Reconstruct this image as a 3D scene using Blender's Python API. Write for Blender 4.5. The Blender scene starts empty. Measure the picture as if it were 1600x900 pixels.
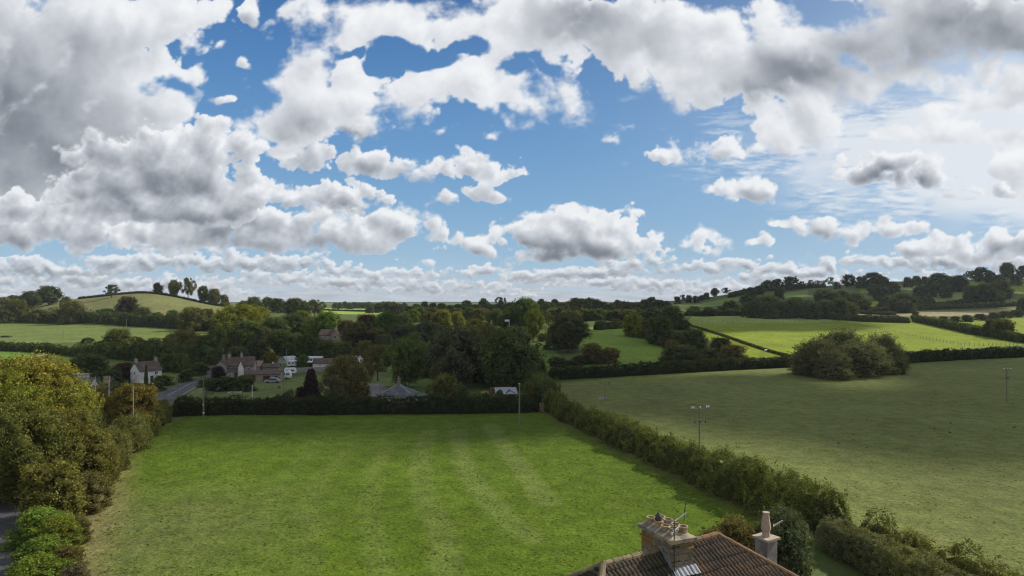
import bpy, math, random
import numpy as np

# ---------------------------------------------------------------- camera, world, sun, exposure
scene = bpy.context.scene
F_PX = 1067.0            # focal length in pixels of the 1600 px wide photograph
HZ = 468.0               # row of the horizon
CAM_Z = 20.0
cam_data = bpy.data.cameras.new("camera")
cam = bpy.data.objects.new("camera", cam_data)
scene.collection.objects.link(cam)
cam.location = (0, 0, CAM_Z)
cam.rotation_euler = (math.radians(90), 0, 0)
cam_data.sensor_width = 36.0
cam_data.lens = 36.0 * F_PX / 1600.0
cam_data.shift_y = (HZ - 450.0) / 1600.0
cam_data.clip_start = 0.5
cam_data.clip_end = 30000
scene.camera = cam

SUN_AZ, SUN_EL = math.radians(62), math.radians(38)
world = bpy.data.worlds.new("World"); scene.world = world
world.use_nodes = True
wn, wl = world.node_tree.nodes, world.node_tree.links
wn.clear()
w_out = wn.new('ShaderNodeOutputWorld'); w_bg = wn.new('ShaderNodeBackground')
w_sky = wn.new('ShaderNodeTexSky'); w_sky.sky_type = 'NISHITA'; w_sky.sun_disc = False
w_sky.sun_elevation = SUN_EL; w_sky.sun_rotation = SUN_AZ
w_bg.inputs['Strength'].default_value = 0.125
w_tc = wn.new('ShaderNodeTexCoord'); w_no = wn.new('ShaderNodeTexNoise')
w_no.inputs['Scale'].default_value = 2.6; w_no.inputs['Detail'].default_value = 6
w_rp = wn.new('ShaderNodeMapRange'); w_rp.inputs['From Min'].default_value = .42; w_rp.inputs['From Max'].default_value = .58
w_mx = wn.new('ShaderNodeMix'); w_mx.data_type = 'RGBA'
w_mx.inputs['B'].default_value = (5.6, 5.7, 6.0, 1)
wl.new(w_tc.outputs['Generated'], w_no.inputs['Vector']); wl.new(w_no.outputs['Fac'], w_rp.inputs['Value'])
wl.new(w_rp.outputs['Result'], w_mx.inputs['Factor']); wl.new(w_sky.outputs[0], w_mx.inputs['A'])
wl.new(w_mx.outputs['Result'], w_bg.inputs['Color']); wl.new(w_bg.outputs[0], w_out.inputs[0])

sun_data = bpy.data.lights.new("sun", 'SUN')
sun_data.energy = 4.9; sun_data.angle = math.radians(0.55); sun_data.color = (1.0, 0.94, 0.84)
sun = bpy.data.objects.new("sun", sun_data); scene.collection.objects.link(sun)
SUN = np.array([math.sin(SUN_AZ)*math.cos(SUN_EL), math.cos(SUN_AZ)*math.cos(SUN_EL), math.sin(SUN_EL)])
from mathutils import Vector, Matrix
sun.rotation_euler = Vector(SUN).to_track_quat('Z', 'Y').to_euler()
sun.location = (60, 30, 120)

scene.view_settings.view_transform = 'Standard'
scene.view_settings.look = 'None'
scene.view_settings.exposure = 0.0
scene.view_settings.gamma = 1.0
scene.view_settings.use_curve_mapping = False
scene.render.engine = 'CYCLES'
scene.cycles.filter_width = 1.15
scene.cycles.max_bounces = 5
scene.cycles.diffuse_bounces = 2
scene.cycles.transmission_bounces = 3
scene.cycles.caustics_reflective = False
scene.cycles.caustics_refractive = False

# ---------------------------------------------------------------- helpers
COL = scene.collection
def tag(o, label=None, cat=None, group=None, kind=None):
    if label: o['label'] = label
    if cat: o['category'] = cat
    if group: o['group'] = group
    if kind: o['kind'] = kind
    return o
def empty(name, loc, rz=0.0):
    o = bpy.data.objects.new(name, None); COL.objects.link(o)
    o.location = loc; o.rotation_euler = (0, 0, rz); o.empty_display_size = .5
    return o
def mesh_np(name, V, F, mat, parent=None, smooth=False, link=True, attrs=None):
    """V (n,3); F (m,k) all faces of k corners"""
    me = bpy.data.meshes.new(name)
    V = np.asarray(V, np.float32); F = np.asarray(F, np.int32)
    k = F.shape[1]
    me.vertices.add(len(V)); me.vertices.foreach_set('co', V.ravel())
    me.loops.add(F.size); me.loops.foreach_set('vertex_index', F.ravel())
    me.polygons.add(len(F)); me.polygons.foreach_set('loop_start', np.arange(0, F.size, k, dtype=np.int32))
    me.polygons.foreach_set('loop_total', np.full(len(F), k, np.int32))
    if attrs:
        for an, (ty, dom, arr) in attrs.items():
            a = me.attributes.new(an, ty, dom)
            a.data.foreach_set('color' if 'COLOR' in ty else 'value', np.asarray(arr, np.float32).ravel())
    me.update(calc_edges=True)
    if smooth: me.polygons.foreach_set('use_smooth', np.ones(len(F), bool))
    if mat: me.materials.append(mat)
    if not link: return me
    o = bpy.data.objects.new(name, me); COL.objects.link(o)
    if parent: o.parent = parent
    return o
class MB:
    """collects polygons of mixed size into one mesh"""
    def __init__(s): s.v = []; s.f = []
    def poly(s, pts):
        i = len(s.v); s.v += [tuple(p) for p in pts]; s.f.append(tuple(range(i, i+len(pts))))
    def mesh(s, vs, fs):
        i = len(s.v); s.v += [tuple(p) for p in vs]; s.f += [tuple(a+i for a in f) for f in fs]
    def box(s, x0, x1, y0, y1, z0, z1, bev=0.0):
        vs = [(x, y, z) for z in (z0, z1) for y in (y0, y1) for x in (x0, x1)]
        s.mesh(vs, [(0,2,3,1), (4,5,7,6), (0,1,5,4), (2,6,7,3), (0,4,6,2), (1,3,7,5)])
        return s
    def tube(s, p0, p1, r0, r1=None, n=8, cap=True):
        r1 = r0 if r1 is None else r1
        p0, p1 = Vector(p0), Vector(p1); d = (p1-p0).normalized()
        a = d.orthogonal().normalized(); b = d.cross(a)
        vs = []
        for p, r in ((p0, r0), (p1, r1)):
            for i in range(n):
                t = 2*math.pi*i/n; vs.append(p + a*(r*math.cos(t)) + b*(r*math.sin(t)))
        fs = [(i, (i+1) % n, n+(i+1) % n, n+i) for i in range(n)]
        if cap: fs += [tuple(range(n))[::-1], tuple(range(n, 2*n))]
        s.mesh(vs, fs); return s
    def lathe(s, prof, c=(0, 0, 0), n=14):
        vs = []
        for r, z in prof:
            for i in range(n):
                t = 2*math.pi*i/n; vs.append((c[0]+r*math.cos(t), c[1]+r*math.sin(t), c[2]+z))
        fs = []
        for j in range(len(prof)-1):
            for i in range(n): fs.append((j*n+i, j*n+(i+1) % n, (j+1)*n+(i+1) % n, (j+1)*n+i))
        fs.append(tuple(range(n))[::-1]); fs.append(tuple(range((len(prof)-1)*n, len(prof)*n)))
        s.mesh(vs, fs); return s
    def build(s, name, mat, parent=None, smooth=False):
        me = bpy.data.meshes.new(name); me.from_pydata([tuple(map(float, v)) for v in s.v], [], s.f); me.update()
        if smooth:
            for p in me.polygons: p.use_smooth = True
        me.materials.append(mat)
        o = bpy.data.objects.new(name, me); COL.objects.link(o)
        if parent: o.parent = parent
        return o

def new_mat(name):
    m = bpy.data.materials.new(name); m.use_nodes = True
    n, l = m.node_tree.nodes, m.node_tree.links
    n.clear(); return m, n, l
def surf(name, c1, c2=None, scale=3.0, rough=.85, bump=.0, detail=5, bscale=None, contrast=(.35, .65), c3=None, s3=.6, metal=0, spec=.25, coord='Object', stretch=(1,1,1)):
    """two or three colours mixed by noise, with bump"""
    m, n, l = new_mat(name)
    out = n.new('ShaderNodeOutputMaterial'); b = n.new('ShaderNodeBsdfPrincipled')
    l.new(b.outputs[0], out.inputs[0])
    b.inputs['Roughness'].default_value = rough; b.inputs['Metallic'].default_value = metal
    b.inputs['Specular IOR Level'].default_value = spec
    tc = n.new('ShaderNodeTexCoord'); mp = n.new('ShaderNodeMapping'); mp.inputs['Scale'].default_value = stretch
    l.new(tc.outputs[coord], mp.inputs[0])
    c2 = c2 or tuple(x*.75 for x in c1)
    no = n.new('ShaderNodeTexNoise'); no.inputs['Scale'].default_value = scale; no.inputs['Detail'].default_value = detail; no.inputs['Roughness'].default_value = .6
    l.new(mp.outputs[0], no.inputs['Vector'])
    mr = n.new('ShaderNodeMapRange'); mr.inputs['From Min'].default_value = contrast[0]; mr.inputs['From Max'].default_value = contrast[1]
    l.new(no.outputs['Fac'], mr.inputs['Value'])
    mx = n.new('ShaderNodeMix'); mx.data_type = 'RGBA'
    mx.inputs['A'].default_value = (*c1, 1); mx.inputs['B'].default_value = (*c2, 1)
    l.new(mr.outputs['Result'], mx.inputs['Factor'])
    col = mx.outputs['Result']
    if c3:
        n3 = n.new('ShaderNodeTexNoise'); n3.inputs['Scale'].default_value = s3; n3.inputs['Detail'].default_value = 6
        l.new(mp.outputs[0], n3.inputs['Vector'])
        m3 = n.new('ShaderNodeMapRange'); m3.inputs['From Min'].default_value = .5; m3.inputs['From Max'].default_value = .62
        l.new(n3.outputs['Fac'], m3.inputs['Value'])
        x3 = n.new('ShaderNodeMix'); x3.data_type = 'RGBA'; x3.inputs['B'].default_value = (*c3, 1)
        l.new(col, x3.inputs['A']); l.new(m3.outputs['Result'], x3.inputs['Factor']); col = x3.outputs['Result']
    l.new(col, b.inputs['Base Color'])
    if bump:
        bn = n.new('ShaderNodeTexNoise'); bn.inputs['Scale'].default_value = bscale or scale*3; bn.inputs['Detail'].default_value = 5
        l.new(mp.outputs[0], bn.inputs['Vector'])
        bp = n.new('ShaderNodeBump'); bp.inputs['Strength'].default_value = bump; bp.inputs['Distance'].default_value = .05
        l.new(bn.outputs['Fac'], bp.inputs['Height']); l.new(bp.outputs[0], b.inputs['Normal'])
    return m

# ---------------------------------------------------------------- terrain: a height table over azimuth and distance
cols = {   # photo column: [(distance, height) ...]
 -500: [(0,0),(120,-.5),(250,0),(400,3),(600,10),(900,16),(2000,14),(9000,-10)],
 0:    [(0,0),(110,-1),(150,-2.2),(200,-1.6),(240,.8),(300,.9),(330,1.0),(450,4.4),(480,6.5),(600,13),(700,15.5),(900,15),(2000,10),(9000,-10)],
 100:  [(0,0),(110,-.8),(150,-2.8),(200,-2.6),(240,.4),(300,.6),(450,4.2),(470,6.5),(520,14.5),(565,20.0),(620,18.5),(900,15),(2000,10),(9000,-10)],
 230:  [(0,0),(115,-.3),(150,-2.6),(200,-3.8),(240,-2.0),(300,.2),(330,.6),(430,3.4),(455,7.5),(500,17.5),(540,23.6),(565,25.6),(590,25.2),(650,22),(900,16),(2000,10),(9000,-10)],
 350:  [(0,0),(118,0),(150,-1.5),(200,-3.2),(240,-3.0),(300,-.3),(350,.8),(430,3.0),(460,5.8),(510,11),(560,14.3),(600,14),(900,12),(2000,8),(9000,-10)],
 450:  [(0,0),(118,0),(150,-1.4),(200,-3.1),(260,-3),(300,-1),(360,3.0),(430,5.5),(560,9),(700,9.5),(900,9),(2000,6),(9000,-10)],
 550:  [(0,0),(118,0),(150,-1.6),(200,-3),(260,-2.0),(310,3.0),(360,4.5),(430,6),(560,6.5),(640,6.0),(850,7.6),(1000,7),(2000,5),(9000,-10)],
 650:  [(0,0),(118,0),(150,-1.6),(200,-2.5),(260,-.5),(320,3.5),(400,6.5),(560,7.4),(700,6.6),(850,8.2),(1000,8),(2000,6),(9000,-10)],
 800:  [(0,0),(118,0),(150,-1.0),(200,-1.6),(260,1.0),(320,4.2),(400,8),(500,10),(600,11),(850,12),(1100,12),(2000,8),(9000,-10)],
 950:  [(0,0),(120,0),(170,-.1),(195,.0),(220,.9),(270,4.3),(350,8.0),(400,8.6),(500,10.5),(600,12.5),(850,13),(1100,12),(2000,8),(9000,-10)],
 1080: [(0,0),(120,0),(180,-.1),(205,.1),(240,1.2),(300,4.0),(400,7.9),(450,8.4),(500,11),(600,17),(700,20.5),(850,20),(1100,18),(2000,12),(9000,-10)],
 1160: [(0,0),(120,0),(190,0),(210,.2),(245,1.0),(300,3.9),(400,8.0),(450,8.8),(500,11.5),(600,20),(720,27.2),(850,27),(1100,24),(2000,14),(9000,-10)],
 1260: [(0,0),(120,0),(190,0),(215,.2),(245,.9),(300,3.4),(430,8.3),(460,9.3),(500,12),(600,21.5),(740,34),(850,35),(1100,30),(2000,16),(9000,-10)],
 1400: [(0,0),(120,0),(190,0),(225,.2),(255,1.2),(320,4.2),(430,9.5),(460,10.7),(520,13.0),(560,16.5),(620,22.5),(800,41.5),(900,43),(1100,38),(2000,18),(9000,-10)],
 1600: [(0,0),(120,0),(190,0),(240,.4),(262,1.2),(380,5.5),(440,8.6),(520,11.9),(600,19.3),(700,29),(820,47),(920,50),(1100,45),(2000,20),(9000,-10)],
 2100: [(0,0),(120,0),(240,.4),(300,2),(450,10),(600,22),(820,45),(1100,48),(2000,24),(9000,-10)],
}
NA, NR = 900, 360
AZ0, AZ1 = -1.05, 1.05
R0, R1 = 4.0, 12000.0
az_l = np.linspace(AZ0, AZ1, NA)
# distances: dense between 35 and 1000 m
t_ = np.concatenate([np.geomspace(R0, 36, 14)[:-1], np.geomspace(36, 1000, NR-44), np.geomspace(1000, R1, 32)[1:]])
r_l = t_; NR = len(r_l)
keys = sorted(cols); kaz = np.array([math.atan((p-800)/F_PX) for p in keys])
tab = []
for p, a in zip(keys, kaz):
    d = np.array(cols[p], float)
    yy = r_l*math.cos(a) if abs(a) < 1 else r_l
    tab.append(np.interp(yy, d[:, 0], d[:, 1]))
tab = np.array(tab)                                    # (ncol, NR)
def cubic_cols(q):
    out = np.zeros((len(q), tab.shape[1]))
    sl = np.gradient(tab, kaz, axis=0)
    for i, a in enumerate(q):
        a = min(max(a, kaz[0]), kaz[-1]); j = min(max(np.searchsorted(kaz, a)-1, 0), len(kaz)-2)
        h = kaz[j+1]-kaz[j]; t = (a-kaz[j])/h
        out[i] = (2*t**3-3*t*t+1)*tab[j]+(t**3-2*t*t+t)*h*sl[j]*.8+(-2*t**3+3*t*t)*tab[j+1]+(t**3-t*t)*h*sl[j+1]*.8
    return out
Zl = cubic_cols(az_l)
def smooth_ax(A, k, ax):
    p = np.pad(A, [(k, k) if i == ax else (0, 0) for i in (0, 1)], mode='edge'); o = 0
    wts = np.exp(-np.linspace(-2, 2, 2*k+1)**2); wts /= wts.sum()
    for i in range(2*k+1):
        sl = [slice(None)]*2; sl[ax] = slice(i, i+A.shape[ax]); o = o+wts[i]*p[tuple(sl)]
    return o
Zl = smooth_ax(smooth_ax(Zl, 5, 1), 9, 0)
lnr = np.log(r_l)
def terrain(x, y):
    x = np.asarray(x, float); y = np.asarray(y, float)
    a = np.arctan2(x, y); r = np.clip(np.hypot(x, y), R0, R1*.999)
    fa = np.clip((a-AZ0)/(AZ1-AZ0)*(NA-1), 0, NA-1.001); ia = fa.astype(int); ta = fa-ia
    ir = np.clip(np.searchsorted(r_l, r)-1, 0, NR-2); tr = (r-r_l[ir])/(r_l[ir+1]-r_l[ir])
    z = (Zl[ia, ir]*(1-ta)*(1-tr)+Zl[ia+1, ir]*ta*(1-tr)+Zl[ia, ir+1]*(1-ta)*tr+Zl[ia+1, ir+1]*ta*tr)
    return z
def tz(x, y): return float(terrain(x, y))
def G(px, py, ymin=25.0, ymax=1500.0):
    """the point of the ground that the photo's pixel shows"""
    Y = np.geomspace(ymin, ymax, 2500); x = (px-800)/F_PX*Y
    d = (CAM_Z-(py-HZ)/F_PX*Y)-terrain(x, Y)
    k = np.where(d <= 0)[0]
    i = k[0] if len(k) else int(np.argmin(d))
    return float(x[i]), float(Y[i])
def P(px, Y): return (px-800)/F_PX*Y, Y

# ground sheet: photographed sector fine, the rest of the circle coarse
az_f = np.concatenate([np.linspace(-math.pi, AZ0, 40)[:-1], az_l, np.linspace(AZ1, math.pi, 40)[1:-1]])
r_f = np.concatenate([[0.01], r_l])
A2, R2 = np.meshgrid(az_f, r_f, indexing='ij')
GX, GY = R2*np.sin(A2), R2*np.cos(A2)
fade_b = np.clip((np.abs(A2)-AZ1)/.6, 0, 1)
GZ = terrain(GX, GY)*(1-fade_b)
na, nr = A2.shape
idx = np.arange(na*nr).reshape(na, nr)
nxt = np.roll(idx, -1, axis=0)
Fg = np.stack([idx[:, :-1], idx[:, 1:], nxt[:, 1:], nxt[:, :-1]], -1).reshape(-1, 4)

def in_poly(px, py, poly):
    inside = np.zeros(px.shape, bool); n = len(poly)
    for i in range(n):
        x1, y1 = poly[i]; x2, y2 = poly[(i+1) % n]
        c = ((y1 > py) != (y2 > py)); xi = (x2-x1)*(py-y1)/((y2-y1) if y2 != y1 else 1e-9)+x1
        inside ^= c & (px < xi)
    return inside
def seg_dist(x, y, pts):
    best = np.full(x.shape, 1e9)
    for (x1, y1), (x2, y2) in zip(pts[:-1], pts[1:]):
        dx, dy = x2-x1, y2-y1; t = np.clip(((x-x1)*dx+(y-y1)*dy)/(dx*dx+dy*dy+1e-9), 0, 1)
        best = np.minimum(best, np.hypot(x-x1-t*dx, y-y1-t*dy))
    return best
def gp(pts): return [G(*p) for p in pts]     # a polygon given by what the photo shows, laid on the ground in metres

gcol = np.zeros(GX.shape+(4,), np.float32); gcol[...] = (.085, .112, .030, 1)
def paint(poly, c, world=False, amount=1.0):
    poly = poly if world else gp(poly)
    m = in_poly(GX, GY, poly) & (np.abs(A2) < 1.04)
    gcol[m, :3] = gcol[m, :3]*(1-amount)+np.array(c)*amount
GREEN = (.084, .132, .010)
OLIVE = (.136, .157, .042)
BRIGHT = (.175, .222, .016)
# village meadow and gardens
paint([(262,640),(262,610),(340,604),(440,590),(540,584),(760,600),(835,604),(838,636)], (.125,.158,.042))
paint([(600,600),(760,590),(840,600),(838,634),(600,634)], (.105,.16,.03))
# left: meadow strips and the hill
paint([(0,552),(100,549),(230,562),(345,568),(330,592),(0,600)], (.11,.15,.035))
paint([(-150,585),(-150,552),(0,548),(60,547),(0,586)], (.11,.2,.03))
paint([(-300,506),(0,504),(100,504),(200,509),(345,517),(350,530),(330,532),(0,537),(-300,540)], (.132,.172,.044))
hillp = [(-400,430),(-300,700),(-60,700),(-60,455),(-400,455)]
paint([P(-80,470),P(100,470),P(240,462),P(365,455),P(420,500),P(360,640),P(60,700),P(-80,640)], (.160,.168,.058), world=True)
# main field
HL = [(7,126),(9.5,112),(14.5,95),(18,84),(21.5,72),(24.5,62),(27.5,56)]
main_poly = [(-58.5,118.5),(6,122)]+HL[1:]+[(27,50),(23,40),(10,33),(-24,33),(-27,42),(-33,50),(-39,64),(-55,96)]
paint(main_poly, GREEN, world=True)
# right olive field
right_poly = [(8,135),(9,166),(45,184),(84,205),(120,226),(180,238),(330,250),(330,20),(40,20),(33,46),(28,57),(22,73),(15,96),(10,113)]
paint(right_poly, OLIVE, world=True)
# fields beyond
paint([(940,507),(1010,515),(1085,552),(1110,562),(1000,576),(915,578),(905,540),(920,512)], (.15,.225,.03))
paint([(840,530),(880,560),(860,580),(845,580)], (.12,.18,.03))
paint([(1070,505),(1080,497),(1300,500),(1440,502),(1600,530),(1600,540),(1400,550),(1240,560),(1160,566),(1120,540)], BRIGHT)
paint([(1075,505),(1080,495),(1200,495),(1300,498),(1300,503),(1200,505)], (.22,.27,.06))
paint([(1500,500),(1600,497),(1800,500),(1800,530),(1600,524),(1450,503)], BRIGHT)
paint([(1300,491),(1440,488),(1600,480),(1800,474),(1800,486),(1600,490),(1430,495)], (.26,.22,.11))
paint([(1420,470),(1440,462),(1520,456),(1600,470),(1600,478),(1430,484)], (.16,.21,.05))
for q in ([(1080,478),(1160,460),(1165,468),(1100,482)], [(1225,458),(1262,452),(1264,462),(1225,466)], [(1400,446),(1445,444),(1440,450),(1405,451)], [(1345,450),(1365,450),(1362,456),(1345,457)], [(1560,440),(1620,425),(1620,462),(1570,458)], [(1500,440),(1540,436),(1540,446),(1500,446)], [(1355,472),(1375,470),(1375,478),(1355,479)]):
    paint(q, BRIGHT if q[0][0] > 1300 else (.13,.19,.04))
paint([P(505,640),P(600,640),P(606,1000),P(500,1000)], (.24,.33,.05), world=True)
# mown stripes, in metres on the field
def stripe(pts, w, amt, c=(.142,.180,.042)):
    d = seg_dist(GX, GY, pts); m = np.clip(1.25-(d/(w/2))**2, 0, 1)*amt
    m *= in_poly(GX, GY, main_poly)
    gcol[..., :3] = gcol[..., :3]*(1-m[..., None])+np.array(c)*m[..., None]
def spx(l): return [((px-800)/F_PX*(21340/(py-HZ)), 21340/(py-HZ)) for px, py in l]
stripe(spx([(765,664),(790,700),(824,745),(855,785)]), 3.0, .60)
stripe(spx([(715,672),(722,720),(748,765),(790,810),(830,840)]), 3.0, .55)
stripe(spx([(672,672),(655,715),(662,775),(690,830),(700,900)]), 3.0, .46)
stripe(spx([(610,690),(585,735),(575,800),(600,900)]), 2.6, .30)
stripe(spx([(560,690),(505,740),(480,800),(480,900)]), 2.6, .22)
stripe(spx([(500,690),(430,760),(400,830)]), 2.6, .15)
# worn, browner ground to the lower left and along the hedges
m = np.clip((-14-GX)/16, 0, 1)*np.clip((78-GY)/16, 0, 1)*in_poly(GX, GY, main_poly)*.62
gcol[..., :3] = gcol[..., :3]*(1-m[..., None])+np.array((.125,.133,.048))*m[..., None]
def verge(pts, w, c, amt):
    d = seg_dist(GX, GY, pts); m = np.clip(1-d/w, 0, 1)*amt
    gcol[..., :3] = gcol[..., :3]*(1-m[..., None])+np.array(c)*m[..., None]
verge(HL, 3.2, (.16,.12,.05), .9)
verge([(-28,44),(-33,50),(-39,64),(-55,96),(-59,117)], 3.5, (.23,.19,.08), .8)
verge([(-58.5,118.5),(6,122)], 2.2, (.13,.12,.04), .7)

def ground_mat():
    m, n, l = new_mat('ground_grass')
    out = n.new('ShaderNodeOutputMaterial'); b = n.new('ShaderNodeBsdfPrincipled')
    b.inputs['Roughness'].default_value = .95; b.inputs['Specular IOR Level'].default_value = .08
    l.new(b.outputs[0], out.inputs[0])
    at = n.new('ShaderNodeAttribute'); at.attribute_name = 'field'
    tc = n.new('ShaderNodeTexCoord')
    def noise(sc, det=6, ro=.6, stretch=None):
        no = n.new('ShaderNodeTexNoise'); no.inputs['Scale'].default_value = sc; no.inputs['Detail'].default_value = det; no.inputs['Roughness'].default_value = ro
        if stretch:
            mp = n.new('ShaderNodeMapping'); mp.inputs['Scale'].default_value = stretch; l.new(tc.outputs['Object'], mp.inputs[0]); l.new(mp.outputs[0], no.inputs['Vector'])
        else: l.new(tc.outputs['Object'], no.inputs['Vector'])
        return no.outputs['Fac']
    def mr(v, a, b_, c, d):
        q = n.new('ShaderNodeMapRange'); q.inputs['From Min'].default_value = a; q.inputs['From Max'].default_value = b_
        q.inputs['To Min'].default_value = c; q.inputs['To Max'].default_value = d; l.new(v, q.inputs['Value']); return q.outputs['Result']
    def mul(a, b_):
        q = n.new('ShaderNodeMath'); q.operation = 'MULTIPLY'; l.new(a, q.inputs[0]); l.new(b_, q.inputs[1]); return q.outputs[0]
    v = mul(mul(mr(noise(.05, 4), .3, .7, .82, 1.18), mr(noise(.45, 5), .38, .62, .84, 1.16)), mul(mr(noise(2.7, 8, .85), .40, .60, .68, 1.32), mr(noise(7.5, 5, .7), .35, .65, .72, 1.28)))
    sc = n.new('ShaderNodeVectorMath'); sc.operation = 'SCALE'; l.new(at.outputs['Color'], sc.inputs[0]); l.new(v, sc.inputs['Scale'])
    mx = n.new('ShaderNodeMix'); mx.data_type = 'RGBA'; mx.blend_type = 'MIX'
    l.new(mr(noise(.22, 6, .65), .52, .72, 0, .42), mx.inputs['Factor']); l.new(sc.outputs[0], mx.inputs['A'])
    dry = n.new('ShaderNodeVectorMath'); dry.operation = 'MULTIPLY'; dry.inputs[1].default_value = (1.35, .98, 1.5); l.new(sc.outputs[0], dry.inputs[0])
    l.new(dry.outputs[0], mx.inputs['B'])
    l.new(mx.outputs['Result'], b.inputs['Base Color'])
    bp = n.new('ShaderNodeBump'); bp.inputs['Strength'].default_value = .8; bp.inputs['Distance'].default_value = .32
    hb = n.new('ShaderNodeMath'); hb.operation = 'ADD'; l.new(noise(1.7, 6, .7), hb.inputs[0]); l.new(noise(.5, 3), hb.inputs[1])
    l.new(hb.outputs[0], bp.inputs['Height']); l.new(bp.outputs[0], b.inputs['Normal'])
    return m
ground = mesh_np('ground', np.stack([GX, GY, GZ], -1).reshape(-1, 3), Fg, ground_mat(), smooth=True,
                 attrs={'field': ('FLOAT_COLOR', 'POINT', gcol.reshape(-1, 4))})
tag(ground, 'rolling pasture of green and olive grass fields', kind='structure')

def ribbon(name, pts, w, mat, lift=.05, step=2.0, label=None):
    """a strip draped over the ground; w may change along it"""
    pts = [np.array(p, float) for p in pts]; L = []
    ws = w if isinstance(w, (list, tuple)) else [w]*len(pts)
    for i in range(len(pts)-1):
        n_ = max(1, int(np.linalg.norm(pts[i+1]-pts[i])/step))
        for k in range(n_): L.append((pts[i]+(pts[i+1]-pts[i])*k/n_, ws[i]+(ws[i+1]-ws[i])*k/n_))
    L.append((pts[-1], ws[-1])); V = []; F = []; M_ = 7
    for i, (p, wd) in enumerate(L):
        a = L[max(i-1, 0)][0]; b = L[min(i+1, len(L)-1)][0]; d = b-a; d /= np.linalg.norm(d)+1e-9; nrm = np.array([-d[1], d[0]])
        for j in range(M_):
            q = p+nrm*wd*(j/(M_-1)-.5); V.append((q[0], q[1], tz(*q)+lift))
    for i in range(len(L)-1):
        for j in range(M_-1): F.append((i*M_+j, i*M_+j+1, (i+1)*M_+j+1, (i+1)*M_+j))
    o = mesh_np(name, V, F, mat, smooth=True); tag(o, label, kind='structure'); return o
ASPHALT = surf('asphalt', (.075,.075,.08), (.05,.05,.053), 1.4, bump=.2, c3=(.10,.095,.09), s3=.3)
DIRT = surf('pale_dirt', (.30,.25,.17), (.2,.18,.10), .8, bump=.3)
CONCRETE = surf('drive_gravel', (.20,.19,.17), (.14,.135,.12), 1.2, bump=.3)
PAINT = surf('road_paint', (.55,.55,.52), (.35,.35,.33), 6)
road_c = gp([(222,640),(262,619),(300,599),(330,592)])
ribbon('road', [(-95,75)]+[P(60,130)]+[road_c[0], road_c[1], road_c[2], road_c[3], P(345,260)], [6.4]*7, ASPHALT, .10, label='grey asphalt village road seen beyond the left trees')
ribbon('road_marking', [road_c[1], road_c[2], road_c[3]], .16, PAINT, .13, label='pale centre line of the village road')
ribbon('pavement', [np.array(p)+np.array((3.9,-1.0)) for p in (road_c[1], road_c[2])], .9, CONCRETE, .17, label='narrow kerbside strip along the village road')
ribbon('lane', [(-64,88),(-53,71),(-44.5,59),(-38,49),(-31,38),(-24,26)], 4.2, ASPHALT, .06, label='dark narrow lane running under the left trees')
ribbon('farm_track', gp([(-60,580),(0,571),(50,560),(85,552)]), [2.6,2.6,2.2,1.6], DIRT, .12, label='pale dirt track between hedges at far left')
ribbon('driveway', gp([(583,621),(590,608),(588,600)]), [6,5,3], CONCRETE, .06, label='grey drive beside the slate roofed bungalow')

# ---------------------------------------------------------------- foliage
def leaf_mat(name, trans=.28, sat=1.0):
    m, n, l = new_mat(name)
    out = n.new('ShaderNodeOutputMaterial'); d = n.new('ShaderNodeBsdfDiffuse'); t = n.new('ShaderNodeBsdfTranslucent'); ms = n.new('ShaderNodeMixShader')
    ms.inputs[0].default_value = trans
    oi = n.new('ShaderNodeObjectInfo'); at = n.new('ShaderNodeAttribute'); at.attribute_name = 'clump'
    sc = n.new('ShaderNodeVectorMath'); sc.operation = 'SCALE'; l.new(oi.outputs['Color'], sc.inputs[0])
    tc = n.new('ShaderNodeTexCoord'); no = n.new('ShaderNodeTexNoise'); no.inputs['Scale'].default_value = 5; no.inputs['Detail'].default_value = 3
    l.new(tc.outputs['Object'], no.inputs['Vector'])
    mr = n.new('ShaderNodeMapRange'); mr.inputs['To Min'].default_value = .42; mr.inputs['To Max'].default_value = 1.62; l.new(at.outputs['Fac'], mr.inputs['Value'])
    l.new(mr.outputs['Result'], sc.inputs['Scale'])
    # some clumps turn yellower
    w = n.new('ShaderNodeVectorMath'); w.operation = 'MULTIPLY'; w.inputs[1].default_value = (1.22, 1.08, .85); l.new(sc.outputs[0], w.inputs[0])
    m2 = n.new('ShaderNodeMapRange'); m2.inputs['From Min'].default_value = .45; m2.inputs['From Max'].default_value = .65; m2.inputs['To Max'].default_value = .8; l.new(no.outputs['Fac'], m2.inputs['Value'])
    mx = n.new('ShaderNodeMix'); mx.data_type = 'RGBA'; l.new(m2.outputs['Result'], mx.inputs['Factor']); l.new(sc.outputs[0], mx.inputs['A']); l.new(w.outputs[0], mx.inputs['B'])
    l.new(mx.outputs['Result'], d.inputs['Color'])
    br = n.new('ShaderNodeVectorMath'); br.operation = 'MULTIPLY'; br.inputs[1].default_value = (1.25, 1.35, .7); l.new(mx.outputs['Result'], br.inputs[0])
    l.new(br.outputs[0], t.inputs['Color'])
    l.new(d.outputs[0], ms.inputs[1]); l.new(t.outputs[0], ms.inputs[2]); l.new(ms.outputs[0], out.inputs[0])
    return m
LEAF = leaf_mat('leaves')
LEAFH = leaf_mat('hedge_leaves'); LEAFH.node_tree.nodes['Noise Texture'].inputs['Scale'].default_value = .33
LEAFH.node_tree.nodes['Noise Texture'].inputs['Detail'].default_value = 5
[setattr(q.inputs[1], 'default_value', (1.22, 1.15, .8)) for q in LEAFH.node_tree.nodes if q.bl_idname == 'ShaderNodeVectorMath' and q.operation == 'MULTIPLY' and abs(q.inputs[1].default_value[0]-1.22) < .01]
BARK = surf('bark', (.11,.09,.065), (.05,.042,.03), 4, bump=.6, stretch=(1,1,.3))

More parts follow.
